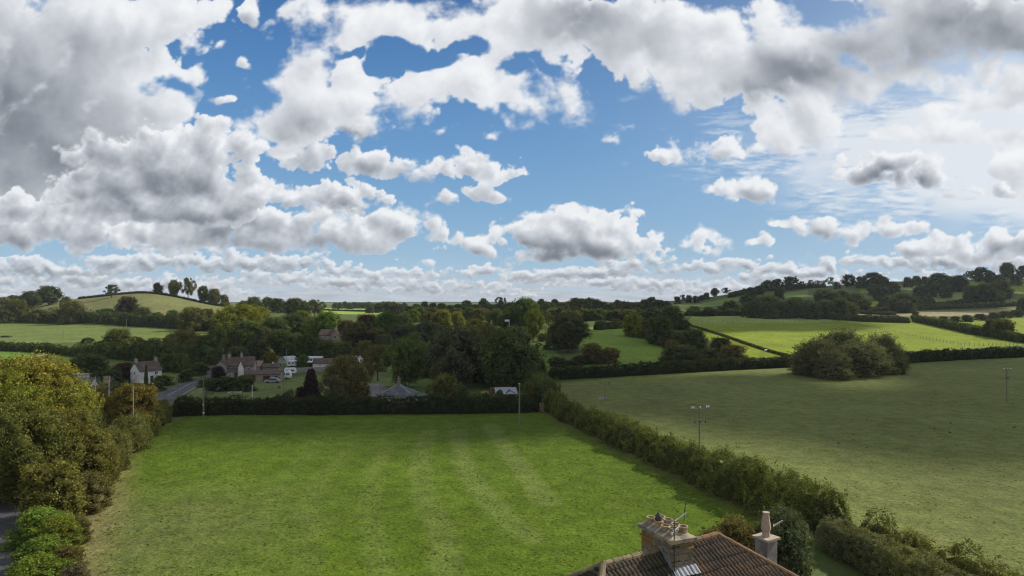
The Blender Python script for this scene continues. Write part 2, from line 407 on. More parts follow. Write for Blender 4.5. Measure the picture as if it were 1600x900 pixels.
def leaves(cen, nrm, size, rng, clump):
    """diamond leaf sprigs at the given points"""
    n = len(cen)
    nn = nrm+rng.normal(0, .75, (n, 3)); nn /= np.linalg.norm(nn, axis=1)[:, None]+1e-9
    t = rng.normal(0, 1, (n, 3)); t -= (t*nn).sum(1)[:, None]*nn; t /= np.linalg.norm(t, axis=1)[:, None]+1e-9
    b = np.cross(nn, t); s = (size*rng.uniform(.55, 1.35, n))[:, None]
    V = np.stack([cen-t*s, cen-b*s*.55+t*s*.1, cen+t*s, cen+b*s*.6-t*s*.15], 1).reshape(-1, 3)
    F = np.arange(4*n).reshape(n, 4)
    return V, F, np.repeat(clump, 4)
def sph(rng, n):
    v = rng.normal(0, 1, (n, 3)); return v/np.linalg.norm(v, axis=1)[:, None]

def crown_mesh(kind, lod, seed):
    rng = np.random.RandomState(seed)
    N, ls = {'near': (46000, .0105), 'mid': (15000, .0185), 'far': (3600, .036)}[lod]
    # lobes over the skin of an envelope (unit box: height 0..1, radius .5) so that the crown closes, then some inside
    nl = {'near': 64, 'mid': 40, 'far': 26}[lod]
    zb = {'broad': .13, 'oval': .09, 'airy': .26, 'cone': .03, 'shrub': 0.0, 'round': .03, 'feather': 0.0}[kind]
    def env(z, a):
        if kind == 'cone': e_ = .46*(1-z)**.85*(.5+.5*min(1, z*8+.3))
        elif kind == 'shrub': e_ = .47*max(0, 1-z**2.4)**.5*(.86+.14*min(1, z*5))
        elif kind in ('round', 'feather'): e_ = .47*max(0, 1-(max(z-.34, 0)/.66)**2.1)**.5*(.80+.20*min(1, z/.34))
        else: e_ = .47*max(0, 1-((z-.42)/.60)**2)**.5*(.62+.38*min(1, z/.3))
        return e_*(1+.13*math.sin(a*2+seed)+.09*math.sin(a*3+seed*2.1+z*4)+.07*math.sin(z*9+seed))
    L = []
    for i in range(nl):
        u = (i+.5)/nl; a = i*2.39996+rng.uniform(-.25, .25); z = u**.9*.97
        rl = rng.uniform(.105, .175)*{'airy': .68, 'cone': .72, 'oval': .95}.get(kind, 1)*(.78 if lod == 'near' else 1)
        if i % 5 == 4: q = rng.uniform(.1, .55)*env(z, a); rl *= 1.25
        else: q = max(env(z, a)-rl*.72*rng.uniform(.7, 1.15), .01)
        zz = zb+z*(1-zb)
        c = np.array([q*math.cos(a), q*math.sin(a), min(max(zz, zb+rl*.45), 1-rl*.8)])
        if kind == 'airy' and rng.rand() < .22: continue
        L.append((c, rl))
    pts = []; nr = []; cl = []
    w = np.array([r*r for c, r in L]); w = (w/w.sum()*N).astype(int)
    per = {'near': 46, 'mid': 24, 'far': 12}[lod]          # leaves in a sprig
    for (c, r), k in zip(L, w):
        if k < 3: continue
        m_ = max(3, k//per); cs_ = sph(rng, m_)
        if kind == 'airy': rad = r*rng.uniform(.3, 1.15, m_)
        else: rad = r*(1-.34*rng.uniform(0, 1, m_)**2+rng.normal(0, .15 if lod == 'near' else .11, m_))
        if kind == 'feather': rad = rad*(1+.35*np.clip(cs_[:, 2], 0, 1)*rng.uniform(0, 1, m_))
        b = 1+.14*np.sin(cs_[:, 0]*7+seed+c[2]*9)*np.sin(cs_[:, 1]*6+c[0]*11)
        cc = c+cs_*(rad*b)[:, None]*np.array([1, 1, .86]); cv_ = np.clip(rng.normal(.5, .24, m_), 0, 1)
        id_ = rng.randint(0, m_, k); off = rng.normal(0, 1, (k, 3))
        sr = r*rng.uniform(.16, .30, m_)[id_]
        rad_c = (off*cs_[id_]).sum(1)[:, None]*cs_[id_]
        off = off-rad_c*(.45 if kind != 'feather' else -.9)
        p = cc[id_]+off*sr[:, None]
        pts.append(p); nr.append(cs_[id_]); cl.append(np.clip(cv_[id_]+.07*rng.normal(0, 1, k), 0, 1))
    # loose twigs breaking the outline
    k = N//14; s = sph(rng, k); li = rng.randint(0, len(L), k)
    p = np.array([L[i][0] for i in li])+s*(np.array([L[i][1] for i in li])*rng.uniform(1.0, 1.32, k))[:, None]
    pts.append(p); nr.append(s); cl.append(rng.uniform(.3, .9, k))
    pts = np.concatenate(pts); nr = np.concatenate(nr); cl = np.concatenate(cl)
    pts[:, 2] = np.clip(pts[:, 2], .004, None)
    V, F, C = leaves(pts, nr, ls*(.8 if kind == 'airy' else 1), rng, cl)
    if kind != 'airy':                       # inner leaf mass closing the crown's heart, coloured dark like the shade inside
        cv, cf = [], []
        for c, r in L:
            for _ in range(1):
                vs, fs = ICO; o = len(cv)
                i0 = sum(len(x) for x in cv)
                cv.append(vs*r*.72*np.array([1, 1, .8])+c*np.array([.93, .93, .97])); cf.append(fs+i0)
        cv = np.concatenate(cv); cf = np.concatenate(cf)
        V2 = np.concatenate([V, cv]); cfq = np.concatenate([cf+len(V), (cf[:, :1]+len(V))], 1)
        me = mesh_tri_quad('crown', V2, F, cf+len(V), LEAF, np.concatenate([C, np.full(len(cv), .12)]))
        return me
    return mesh_np('crown', V, F, LEAF, link=False, attrs={'clump': ('FLOAT', 'POINT', C)})
def _ico():
    t = (1+5**.5)/2
    v = np.array([(-1,t,0),(1,t,0),(-1,-t,0),(1,-t,0),(0,-1,t),(0,1,t),(0,-1,-t),(0,1,-t),(t,0,-1),(t,0,1),(-t,0,-1),(-t,0,1)], float)
    v /= np.linalg.norm(v[0])
    f = np.array([(0,11,5),(0,5,1),(0,1,7),(0,7,10),(0,10,11),(1,5,9),(5,11,4),(11,10,2),(10,7,6),(7,1,8),(3,9,4),(3,4,2),(3,2,6),(3,6,8),(3,8,9),(4,9,5),(2,4,11),(6,2,10),(8,6,7),(9,8,1)])
    return v, f
ICO = _ico()
def mesh_tri_quad(name, V, FQ, FT, mat, clump, link=False, parent=None, smooth=False):
    me = bpy.data.meshes.new(name)
    me.vertices.add(len(V)); me.vertices.foreach_set('co', np.asarray(V, np.float32).ravel())
    tot = FQ.size+FT.size; me.loops.add(tot)
    me.loops.foreach_set('vertex_index', np.concatenate([FQ.ravel(), FT.ravel()]).astype(np.int32))
    me.polygons.add(len(FQ)+len(FT))
    st = np.concatenate([np.arange(0, FQ.size, 4), FQ.size+np.arange(0, FT.size, 3)]).astype(np.int32)
    me.polygons.foreach_set('loop_start', st); me.polygons.foreach_set('loop_total', np.concatenate([np.full(len(FQ), 4), np.full(len(FT), 3)]).astype(np.int32))
    a = me.attributes.new('clump', 'FLOAT', 'POINT'); a.data.foreach_set('value', np.asarray(clump, np.float32))
    me.update(calc_edges=True); me.materials.append(mat)
    if not link: return me
    o = bpy.data.objects.new(name, me); COL.objects.link(o)
    if parent: o.parent = parent
    return o
def trunk_mesh(kind, seed, lod):
    rng = random.Random(seed); m = MB(); n = 9 if lod == 'near' else 6
    zt = {'cone': .9, 'airy': .62}.get(kind, .5)
    r = .028 if kind != 'shrub' else .02
    p = [(0, 0, -.02), (rng.uniform(-.01, .01), rng.uniform(-.01, .01), zt*.45), (rng.uniform(-.03, .03), rng.uniform(-.03, .03), zt)]
    m.tube(p[0], (0, 0, .03), r*1.5, r*1.12, n); m.tube((0, 0, .03), p[1], r*1.12, r*.8, n); m.tube(p[1], p[2], r*.8, r*.45, n)
    k = {'near': 9, 'mid': 7, 'far': 4}[lod]+(5 if kind == 'airy' else 0)
    for i in range(k):
        a = 2*math.pi*i/k+rng.uniform(-.3, .3); z0 = zt*rng.uniform(.4, .95); L = rng.uniform(.2, .36)
        b = (p[1][0], p[1][1], z0); q = (math.cos(a)*L*.6, math.sin(a)*L*.6, z0+L*.55); e = (math.cos(a+.2)*L*1.05, math.sin(a+.2)*L*1.05, min(.93, z0+L*rng.uniform(.8, 1.3)))
        m.tube(b, q, r*.42, r*.26, max(5, n-3)); m.tube(q, e, r*.26, r*.08, max(4, n-4))
        if kind == 'airy':
            e2 = (math.cos(a-.5)*L*.9, math.sin(a-.5)*L*.9, min(.95, z0+L*1.5)); m.tube(q, e2, r*.18, r*.05, 4)
    me = bpy.data.meshes.new('trunk'); me.from_pydata([tuple(map(float, v)) for v in m.v], [], m.f); me.update(); me.materials.append(BARK)
    return me
PROTO = {}
def proto(kind, lod, v):
    key = (kind, lod, v)
    if key not in PROTO:
        sd = 100*['broad', 'oval', 'airy', 'cone', 'shrub', 'round', 'feather'].index(kind)+v*7+{'near': 1, 'mid': 2, 'far': 3}[lod]
        PROTO[key] = (crown_mesh(kind, lod, sd), trunk_mesh(kind, sd, lod))
    return PROTO[key]
PAL = {  # leaf colours, with the words for them
 'DG': ((.088,.114,.040), 'dark green'), 'MG': ((.098,.134,.038), 'mid green'), 'OL': ((.128,.132,.042), 'olive green'),
 'YG': ((.165,.180,.030), 'yellow green'), 'YL': ((.205,.205,.040), 'yellow'), 'BR': ((.132,.116,.044), 'brownish olive'),
 'RB': ((.085,.064,.036), 'reddish brown'), 'PU': ((.040,.026,.028), 'deep purple'), 'GG': ((.105,.122,.066), 'grey green'),
 'PB': ((.135,.120,.070), 'pale brown'), 'BG': ((.140,.200,.035), 'bright green'), 'OR': ((.160,.136,.034), 'orange tinted'), 'OY': ((.155,.160,.042), 'olive yellow'), 'WO': ((.155,.160,.078), 'pale olive'), 'HG': ((.120,.136,.040), 'green'), 'HK': ((.044,.056,.024), 'very dark green'), 'BK': ((.080,.096,.040), 'blackish green')}
rt = random.Random(5)
ORD = ['first','second','third','fourth','fifth','sixth','seventh','eighth','ninth','tenth','eleventh','twelfth','thirteenth','fourteenth','fifteenth','sixteenth','seventeenth','eighteenth','nineteenth','twentieth']
LABELS = {}
def uniq(lab, o):
    if lab in LABELS: print('DUPLICATE LABEL', lab)
    LABELS[lab] = 1; return lab
NOUN = {'broad': 'spreading tree', 'oval': 'tall tree', 'airy': 'thin tree', 'cone': 'pointed tree', 'shrub': 'low shrub', 'round': 'rounded tree', 'feather': 'feathery willow bush'}
NAMEK = {'broad': 'broadleaf_tree', 'oval': 'broadleaf_tree', 'airy': 'sparse_tree', 'cone': 'conifer_tree', 'shrub': 'shrub', 'round': 'broadleaf_tree', 'feather': 'willow_bush'}
def tree(px, Y, top, w, kind, colk, label, group=None, zoff=0.0, xy=None):
    """px: photo column; Y: distance; top: row of its tip; w: width in photo pixels"""
    x, y = xy or P(px, Y); z = tz(x, y)
    want = .5 if kind == 'shrub' else .88
    for _ in range(12):
        ztop = CAM_Z-(top-HZ)*y/F_PX; h = max(ztop-z, 1.2); wd = w*y/F_PX
        if xy or y < 210 or h >= want*wd: break
        x, y = x*.985, y*.985; z = tz(x, y)
    if y > 210 and h < want*wd: h2 = min(want*wd, h*1.5); z -= (h2-h)*.7; h = h2
    ppx = h*F_PX/y*.64                         # rendered pixels tall
    lod = 'near' if (ppx > 75 and y < 110) else ('mid' if ppx > 15 else 'far')
    c, t = proto(kind, lod, rt.randrange(2 if lod == 'near' else 3))
    e = empty(NAMEK[kind], (x, y, z-.12), rt.uniform(0, 6.28))
    co = bpy.data.objects.new('crown', c); COL.objects.link(co); co.parent = e
    to = bpy.data.objects.new('trunk' if kind != 'shrub' else 'stem', t); COL.objects.link(to); to.parent = e
    co.scale = (wd*1.04, wd*1.04, h); to.scale = (wd*1.0, wd*1.0, h)
    r, g, b = PAL[colk][0]; k = rt.uniform(.88, 1.14)
    co.color = (r*k*rt.uniform(.93, 1.07), g*k, b*k, 1)
    tag(e, uniq(label, e), 'shrub' if kind == 'shrub' else 'tree', group)
    return e
def row(phrase, group, items):
    """items: (px, Y, top, w, kind, colour); each label counts along the row"""
    items = sorted(items); cnt = len(items)
    for i, (px, Y, top, w, kind, ck) in enumerate(items):
        o = 'leftmost' if i == 0 else ('rightmost' if i == cnt-1 else ORD[i]+' from left')
        tree(px, Y, top, w, kind, ck, f"{PAL[ck][1]} {NOUN[kind]}, {o} {phrase}", group)

# big trees of the left foreground
T = tree
T(34, 84, 556, 170, 'broad', 'YL', "big yellow leaved tree rising highest at the left edge of the photo")
T(100, 88, 592, 104, 'broad', 'YL', "yellow green tree leaning out beside the dark roofed building")
T(-40, 74, 580, 190, 'broad', 'YG', "yellow green tree cut off by the left edge of the photo")
T(28, 69, 628, 150, 'broad', 'OY', "big olive yellow tree over the end of the dark lane")
T(104, 72, 640, 130, 'round', 'OY', "olive yellow tree in the middle of the left foreground clump")
T(148, 75, 680, 74, 'round', 'BR', "brown tinted tree bulging into the green field from the left clump")
T(132, 90, 632, 60, 'oval', 'DG', "dark green and yellow tree behind the left clump, above the hedge bank")
T(78, 63, 722, 104, 'round', 'OY', "rounded yellowish olive tree low in the left clump above the bright bushes")
T(14, 70, 700, 96, 'round', 'OY', "olive tree shading the lane at the left edge")
T(164, 82, 672, 50, 'round', 'OL', "small olive tree at the field side of the left clump")
T(138, 66, 738, 62, 'shrub', 'BR', "brownish shrub at the foot of the left clump by the field")
T(62, 57, 794, 84, 'shrub', 'BG', "bright green shrub, farthest of the light bushes by the lane")
T(92, 55, 806, 70, 'shrub', 'YG', "yellow green shrub beside the farthest light bush by the lane")
T(66, 51.5, 838, 84, 'shrub', 'BG', "bright green shrub in the middle of the lane side bushes")
T(104, 50.5, 852, 56, 'shrub', 'BR', "brown weedy shrub between the light bushes and the field")
T(60, 46.5, 866, 100, 'shrub', 'BG', "bright green shrub at the very bottom of the photo by the lane")
T(118, 46.5, 880, 52, 'shrub', 'PB', "pale brown weedy shrub at the bottom edge by the field")
T(120, 57, 806, 44, 'shrub', 'BR', "brownish shrub on the bank below the left clump")
T(212, 103, 598, 78, 'round', 'OR', "orange tinted tree standing in front of the village road")
T(180, 104, 616, 44, 'round', 'OR', "small orange tinted tree left of the roadside one, under the poles")
T(242, 106, 634, 34, 'shrub', 'OL', "olive shrub at the left end of the dark back hedge")
T(198, 96, 650, 56, 'shrub', 'OL', "olive green rounded shrub on the left boundary of the green field")
T(172, 92, 664, 46, 'shrub', 'OL', "olive green shrub next to the brown tree on the left boundary")
T(222, 107, 640, 36, 'shrub', 'BR', "brownish shrub between the orange tinted tree and the field corner")
T(150, 104, 640, 36, 'shrub', 'PB', "pale brown shrub in the gap behind the left clump")
T(150, 128, 602, 60, 'shrub', 'BR', "dull brown shrub under the two tall poles")
T(176, 140, 596, 34, 'shrub', 'DG', "dark shrub behind the two tall poles")
T(112, 100, 624, 40, 'shrub', 'DG', "dark green shrub below the dark roofed building")

# around the white gabled house and the left fields
T(138, 200, 552, 66, 'shrub', 'DG', "large dark round bush in the meadow above the dark roofed building")
T(118, 196, 562, 30, 'shrub', 'DG', "dark bush joined to the left side of the large round meadow bush")
T(196, 196, 566, 40, 'shrub', 'RB', "brownish shrub left of the white gabled house")
T(174, 188, 578, 34, 'shrub', 'BK', "blackish shrub between the meadow bush and the white gabled house")
T(228, 176, 570, 9, 'cone', 'DG', "narrow dark conifer against the wall of the white gabled house")
T(254, 186, 586, 36, 'shrub', 'DG', "dark green garden shrub right of the white gabled house")
T(244, 172, 596, 26, 'shrub', 'DG', "low dark shrub in front of the white gabled house")
T(262, 230, 552, 30, 'round', 'MG', "mid green tree behind the garden of the white gabled house")
T(282, 232, 552, 32, 'round', 'MG', "mid green tree behind the clipped shrub by the road")
T(292, 196, 577, 30, 'shrub', 'DG', "boxy clipped dark shrub beside the village road")
T(312, 210, 566, 34, 'shrub', 'DG', "dark shrub between the clipped one and the purple bush")
T(341, 186, 572, 26, 'shrub', 'PU', "purple bush in front of the grey gabled house")
T(352, 165, 588, 46, 'shrub', 'BK', "blackish shrub below the grey gabled house")
T(382, 163, 586, 38, 'shrub', 'DG', "dark green shrub beside the red garage door")
T(326, 178, 590, 34, 'shrub', 'DG', "dark shrub by the road bend left of the purple bush")
T(372, 226, 540, 40, 'round', 'GG', "grey green tree behind the chimneys of the grey gabled house")
T(421, 222, 549, 22, 'oval', 'OR', "small orange tinted tree behind the garages")
T(474, 232, 554, 24, 'round', 'MG', "small mid green tree beside the polytunnel")
T(486, 140, 577, 44, 'cone', 'PU', "dark purple tree in front of the back garden wall")
T(470, 139, 604, 20, 'shrub', 'PU', "purple bushy growth at the left foot of the dark purple tree")
T(436, 125, 616, 20, 'shrub', 'BK', "small blackish bush right behind the back hedge")
T(452, 128, 608, 22, 'airy', 'GG', "thin grey green sapling in the grass behind the back hedge")
T(522, 136, 586, 40, 'airy', 'PB', "bare looking pale brown sapling right of the dark purple tree")
T(538, 148, 556, 66, 'broad', 'BR', "brownish olive tree between the purple tree and the drive")
T(560, 140, 570, 40, 'round', 'BR', "brownish tree at the left side of the grey drive")
T(571, 170, 566, 30, 'airy', 'PB', "pale brown half bare tree above the grey drive")
T(590, 190, 538, 46, 'airy', 'BR', "brownish twiggy tree left of the round green tree")
T(570, 205, 532, 36, 'airy', 'BR', "brownish tree beside the white tent")
T(633, 172, 530, 64, 'broad', 'MG', "rounded mid green tree standing alone behind the bungalow")
T(670, 196, 540, 44, 'round', 'BK', "blackish tree between the round green tree and the huge grey green one")
T(716, 168, 511, 88, 'broad', 'GG', "huge grey green tree left of the biggest dark tree")
T(752, 176, 530, 50, 'round', 'BK', "dark tree filling the gap between the two huge trees")
T(801, 160, 512, 100, 'broad', 'DG', "biggest dark green tree standing behind the shed")
T(784, 170, 540, 60, 'round', 'DG', "dark green tree pressed against the left of the biggest tree")
T(840, 172, 560, 30, 'round', 'DG', "dark green tree at the right skirt of the biggest tree")
T(696, 140, 584, 44, 'round', 'OL', "small olive tree in the garden right of the bungalow")
T(724, 133, 602, 17, 'shrub', 'DG', "small dark bush right of the olive garden tree")
T(676, 146, 598, 24, 'shrub', 'MG', "mid green bush left of the olive garden tree")
T(781, 131, 608, 16, 'shrub', 'DG', "small dark bush in front of the shed")
T(826, 134, 596, 22, 'round', 'OL', "olive bush right of the shed beside the gate lane")
T(838, 145, 592, 26, 'shrub', 'DG', "dark bush beside the top of the gate lane")
T(743, 182, 572, 34, 'shrub', 'GG', "grey green bush under the huge grey green tree")
T(689, 184, 566, 36, 'shrub', 'OL', "olive bush under the left side of the huge grey green tree")

# village wood, middle distance
G_W = 'trees of the village wood'
row("in front wood behind grey gabled house", G_W, [
 (322,262,524,46,'round','DG'),(286,268,518,38,'airy','BR'),(300,275,527,30,'round','DG'),(346,300,512,20,'round','DG'),(384,290,502,54,'broad','DG'),(356,272,528,26,'round','OL'),
 (412,280,512,38,'round','BK'),(438,275,516,40,'broad','DG'),(462,285,521,34,'round','DG'),(480,268,522,36,'round','DG'),(496,275,528,24,'shrub','DG'),(452,262,536,30,'shrub','DG'),(402,262,530,34,'round','BK'),(510,262,532,36,'shrub','DG'),(536,262,534,34,'round','DG')])
row("in second wood row under left hill", G_W, [
 (375,385,477,66,'broad','YG'),(405,400,480,46,'broad','YG'),(352,380,486,36,'round','OL'),(428,350,496,46,'broad','DG'),(396,345,492,40,'round','MG'),(458,360,490,42,'round','DG'),(472,385,486,34,'round','YG'),(444,372,498,30,'round','OL'),(488,360,494,30,'round','MG'),(340,360,498,30,'round','DG')])
row("among trees around brown roofed wood house", G_W, [
 (496,345,495,34,'round','YG'),(512,352,487,42,'broad','BG'),(540,330,500,30,'round','BR'),(555,315,503,44,'round','BR'),(572,335,491,38,'round','RB'),(605,345,488,44,'broad','MG'),(590,300,512,34,'round','OL'),(570,285,520,40,'round','PU'),(545,290,512,24,'round','DG'),(622,330,500,20,'cone','BK')])
row("in wood between tent and huge tree", G_W, [
 (625,285,505,46,'round','GG'),(600,262,522,36,'airy','GG'),(645,300,508,38,'round','DG'),(667,290,503,50,'round','GG'),(690,300,508,36,'round','DG'),(646,250,520,36,'round','DG'),(606,240,540,30,'round','DG'),(662,238,536,26,'round','DG'),(735,290,510,36,'round','OL'),(765,290,508,40,'round','OL'),(690,258,520,36,'round','BK')])
row("of sunlit autumn trees in mid wood", G_W, [
 (646,420,483,24,'round','YG'),(672,400,488,30,'round','BR'),(692,390,485,32,'round','YL'),(714,380,487,26,'round','YL'),(740,350,498,36,'broad','YL'),(760,345,504,28,'round','OL'),(735,420,480,20,'round','OL'),(748,425,482,22,'round','OL'),(775,420,484,26,'round','DG'),(790,400,490,28,'round','DG'),(632,380,489,28,'round','MG')])
T(820, 330, 466, 46, 'broad', 'MG', "tall mid green tree overtopping the horizon behind the flag pole")
T(834, 295, 484, 32, 'oval', 'YG', "light yellow green tree in front of the tall horizon tree")
T(797, 335, 487, 28, 'round', 'DG', "dark tree left of the tall mid green horizon tree")
T(850, 285, 520, 24, 'shrub', 'OL', "olive shrub below the light yellow green tree")
T(888, 262, 494, 64, 'broad', 'BK', "big round blackish tree on the grass slope")
T(866, 250, 528, 30, 'shrub', 'DG', "dark shrub at the left foot of the round blackish tree")
T(869, 215, 557, 32, 'shrub', 'BK', "blackish bush at the left end of the field hedge")
T(908, 212, 555, 36, 'shrub', 'DG', "dark bush left of the brown tree on the field hedge")
T(925, 226, 537, 40, 'round', 'BR', "dark brown tinted tree standing on the field hedge")
T(953, 222, 543, 34, 'round', 'BR', "brownish olive bush on the field hedge below the slope")
T(884, 216, 562, 30, 'shrub', 'DG', "low dark bush below the round blackish tree")
T(938, 216, 560, 34, 'shrub', 'BR', "brownish low bush in front of the brown tinted tree")
row("in line climbing right of grass slope", 'slope boundary trees', [
 (989,340,490,40,'round','YG'),(1030,285,494,50,'round','DG'),(1008,320,500,30,'round','BR'),(1050,330,478,38,'round','DG'),(1058,290,518,30,'shrub','BR'),(1012,292,516,24,'shrub','BR'),(1070,330,500,20,'shrub','DG')])
row("of bushes behind right field's far hedge", 'bushes behind the right field', [
 (1064,222,538,66,'shrub','BK'),(1083,250,514,42,'round','DG'),(1108,222,544,42,'shrub','DG'),(1125,240,527,40,'round','BK'),(1147,224,538,42,'round','BR'),(1040,222,556,26,'shrub','BK'),(1094,225,548,30,'shrub','BK')])
row("of willow clump in right field", 'willows in the right field', [
 (1280,180,532,84,'feather','WO'),(1316,186,517,70,'feather','WO'),(1346,178,535,80,'feather','WO'),(1376,185,524,62,'feather','WO'),(1256,182,549,46,'feather','WO'),(1396,184,542,36,'feather','OL'),(1304,172,548,56,'feather','WO')])

# left: along the hedges and on the hill
row("over hedge between two left fields", 'trees along the lower left hedge', [
 (185,322,513,42,'round','OL'),(137,318,527,18,'shrub','OL'),(160,318,532,28,'shrub','DG'),(285,310,517,54,'airy','BR'),(212,316,526,34,'shrub','DG'),(240,314,528,34,'shrub','DG'),(264,312,526,28,'shrub','DG'),(316,310,524,30,'shrub','DG')])
row("along hedge at foot of left hill", 'trees at the foot of the hill', [
 (200,452,463,32,'round','RB'),(165,450,482,36,'shrub','MG'),(222,448,480,34,'shrub','DG'),(112,448,470,40,'round','OL'),(105,452,484,26,'shrub','DG'),(60,450,482,30,'shrub','OL'),(28,455,468,30,'round','OL'),(5,450,478,40,'shrub','DG'),(270,446,484,22,'round','MG'),(300,442,480,42,'round','OL'),(322,438,482,26,'round','OL'),(140,448,488,24,'shrub','DG'),(84,450,488,26,'shrub','DG'),(245,446,488,24,'shrub','DG')])
row("on skyline left of the crest hedge", 'ridge trees left of the hill', [
 (22,640,461,20,'round','DG'),(45,600,455,32,'broad','DG'),(76,600,447,32,'broad','DG'),(4,630,464,24,'round','OL'),(103,600,463,16,'round','DG'),(60,610,464,14,'round','BR')])
row("on crest line of left hill", 'trees on the hill crest', [
 (174,566,444,24,'airy','BK'),(246,566,442,18,'round','RB'),(272,566,437,18,'oval','OL'),(294,566,434,23,'airy','OL'),(318,566,447,18,'broad','DG'),(334,564,451,20,'round','OL'),(350,562,460,16,'round','OL')])
row("on skyline right of left hill", 'skyline trees', [
 (397,600,464,28,'broad','DG'),(418,605,464,20,'round','DG'),(434,600,466,26,'round','DG'),(461,590,466,34,'broad','DG'),(492,590,468,32,'airy','OL'),(380,590,470,20,'round','OL'),(476,600,471,22,'round','DG'),(448,610,471,18,'round','DG')])
far = []
rr = random.Random(3)
for i in range(13): far.append((524+i*7.5, 960+rr.uniform(-20, 20), 472+rr.uniform(-1, 2), 11, 'round', 'DG' if i % 2 else 'BK'))
row("in far row above bright strip field", 'far row of trees', far)
row("of wooded rise right of strip field", 'trees of the low rise', [
 (606,700,471,24,'round','MG'),(622,690,474,20,'round','OL'),(640,640,478,18,'round','DG'),(592,720,473,18,'round','DG'),(632,800,473,14,'round','DG'),(578,730,475,16,'round','DG')])
sk = []
for i in range(15):
    px = 650+i*13.2; sk.append((px, 620+rr.uniform(-25, 40), {1: 471, 6: 469, 8: 466, 10: 464}.get(i, 475+rr.uniform(-2.5, 2)), rr.uniform(13, 19), 'broad' if i in (8,) else ('airy' if i == 10 else 'round'), rr.choice(['BK', 'DG', 'OL', 'MG'])))
row("on skyline left of tall horizon tree", 'middle skyline trees', sk)
sk = []
tops = [468, 470, 469, 471, 469, 467, 466, 466, 468, 471, 473, 471, 472, 474, 474, 470, 466, 468, 471]
for i, t in enumerate(tops): sk.append((846+i*10.8, 560+rr.uniform(-30, 30), t+rr.uniform(-2.5, 2), rr.uniform(14, 25), 'round' if i % 3 else 'broad', rr.choice(['BK', 'DG', 'MG', 'DG', 'BR'])))
row("on skyline right of tall horizon tree", 'middle skyline trees', sk)
sk = []
for i in range(16): sk.append((852+i*12, 450+rr.uniform(-20, 20), 482+rr.uniform(-3, 4), rr.uniform(20, 28), 'round', rr.choice(['BK', 'DG', 'OL', 'MG'])))
row("of wood edge above grass slope", 'wood edge above the slope', sk)
sk = []
for i in range(9): sk.append((655+i*20, 500+rr.uniform(-20, 20), 481+rr.uniform(-2, 3), rr.uniform(22, 30), 'round', rr.choice(['OL', 'DG', 'DG', 'MG'])))
row("in sloping wood below middle skyline", G_W, sk)

# right hill
row("on climbing outline of right hill", 'trees on the right hill outline', [
 (1058,600,463,12,'round','BK'),(1067,605,460,12,'airy','BK'),(1076,610,461,12,'round','BK'),(1087,640,462,12,'round','BK'),(1104,680,457,12,'round','BK'),(1117,700,450,14,'broad','BK'),(1134,710,449,13,'airy','BK'),(1096,660,461,10,'round','DG')])
row("of those crowning right hill shoulder", 'trees crowning the right hill', [
 (1174,730,448,20,'round','BK'),(1186,725,446,16,'round','BK'),(1198,735,438,18,'broad','BK'),(1215,735,436,20,'round','BK'),(1235,740,432,24,'broad','BK'),(1252,745,439,14,'airy','BK'),(1266,745,437,12,'airy','DG'),(1278,748,438,10,'airy','BK'),(1287,748,438,9,'airy','BK'),(1297,750,433,12,'airy','BK'),(1307,750,440,12,'round','BK'),(1326,750,429,22,'broad','BK'),(1345,752,432,20,'round','DG'),(1364,755,426,30,'broad','BK'),(1380,758,432,20,'round','BK')])
row("in mid slope wood of right hill", 'wood on the right hill', [
 (1142,560,468,26,'round','DG'),(1169,580,460,26,'round','BK'),(1200,570,464,44,'broad','BK'),(1218,620,450,20,'round','BK'),(1242,560,464,32,'broad','BK'),(1262,565,467,26,'round','BK'),(1285,620,451,34,'round','BK'),(1300,600,456,30,'round','BK'),(1315,600,455,26,'round','BK'),(1336,590,460,36,'broad','BK'),(1312,560,466,30,'round','BK'),(1290,555,468,28,'round','DG'),(1395,660,440,22,'round','BK'),(1375,640,448,24,'round','BK'),(1385,560,463,24,'round','BK'),(1411,560,461,44,'broad','BK'),(1434,565,464,22,'round','BK'),(1450,570,462,20,'round','DG'),(1350,570,468,26,'round','BK'),(1364,680,444,20,'round','DG')])
row("in dark belt above right hill's foot hedge", 'belt on the right hill', [(1180+i*18+(i*7%5), 500+(i*37%30), 470+(i*5%7)-i*.05, 30+(i*11%9), 'round', ['BK','DG','BK'][i%3]) for i in range(9)])
row("just above right hill's foot hedge", 'shrubs over the hill foot hedge', [
 (1085,480,478,26,'shrub','DG'),(1108,485,480,26,'shrub','BK'),(1130,480,478,28,'shrub','BK'),(1152,482,476,26,'shrub','DG'),(1168,480,474,24,'round','MG'),(1184,485,478,26,'shrub','BK')])
row("high on right hill by right edge", 'trees high on the right hill', [
 (1418,800,433,16,'round','BK'),(1432,805,431,16,'round','DG'),(1445,808,432,14,'round','BK'),(1467,760,427,32,'broad','BK'),(1484,740,432,24,'round','BK'),(1498,720,430,28,'round','BK'),(1514,820,423,14,'airy','BK'),(1531,820,418,26,'broad','BK'),(1548,822,425,18,'round','BK'),(1574,815,410,22,'oval','BK'),(1560,780,430,24,'round','BK'),(1585,790,428,20,'round','DG'),(1597,800,415,16,'round','BK'),(1614,800,412,24,'round','BK'),
 (1520,690,446,30,'round','BK'),(1540,680,443,36,'broad','BK'),(1562,700,438,34,'round','BK'),(1456,700,441,26,'round','BK'),(1440,690,446,22,'round','BK'),(1478,690,446,22,'round','BK'),(1556,640,452,26,'round','DG')])
T(1599, 470, 466, 22, 'round', 'BK', "blackish tree cut off by the right edge above the bright field")
T(1550, 330, 499, 30, 'round', 'RB', "reddish brown tree on the curved hedge, left one of the pair")
T(1567, 332, 498, 34, 'round', 'OL', "olive tree on the curved hedge, right one of the pair")
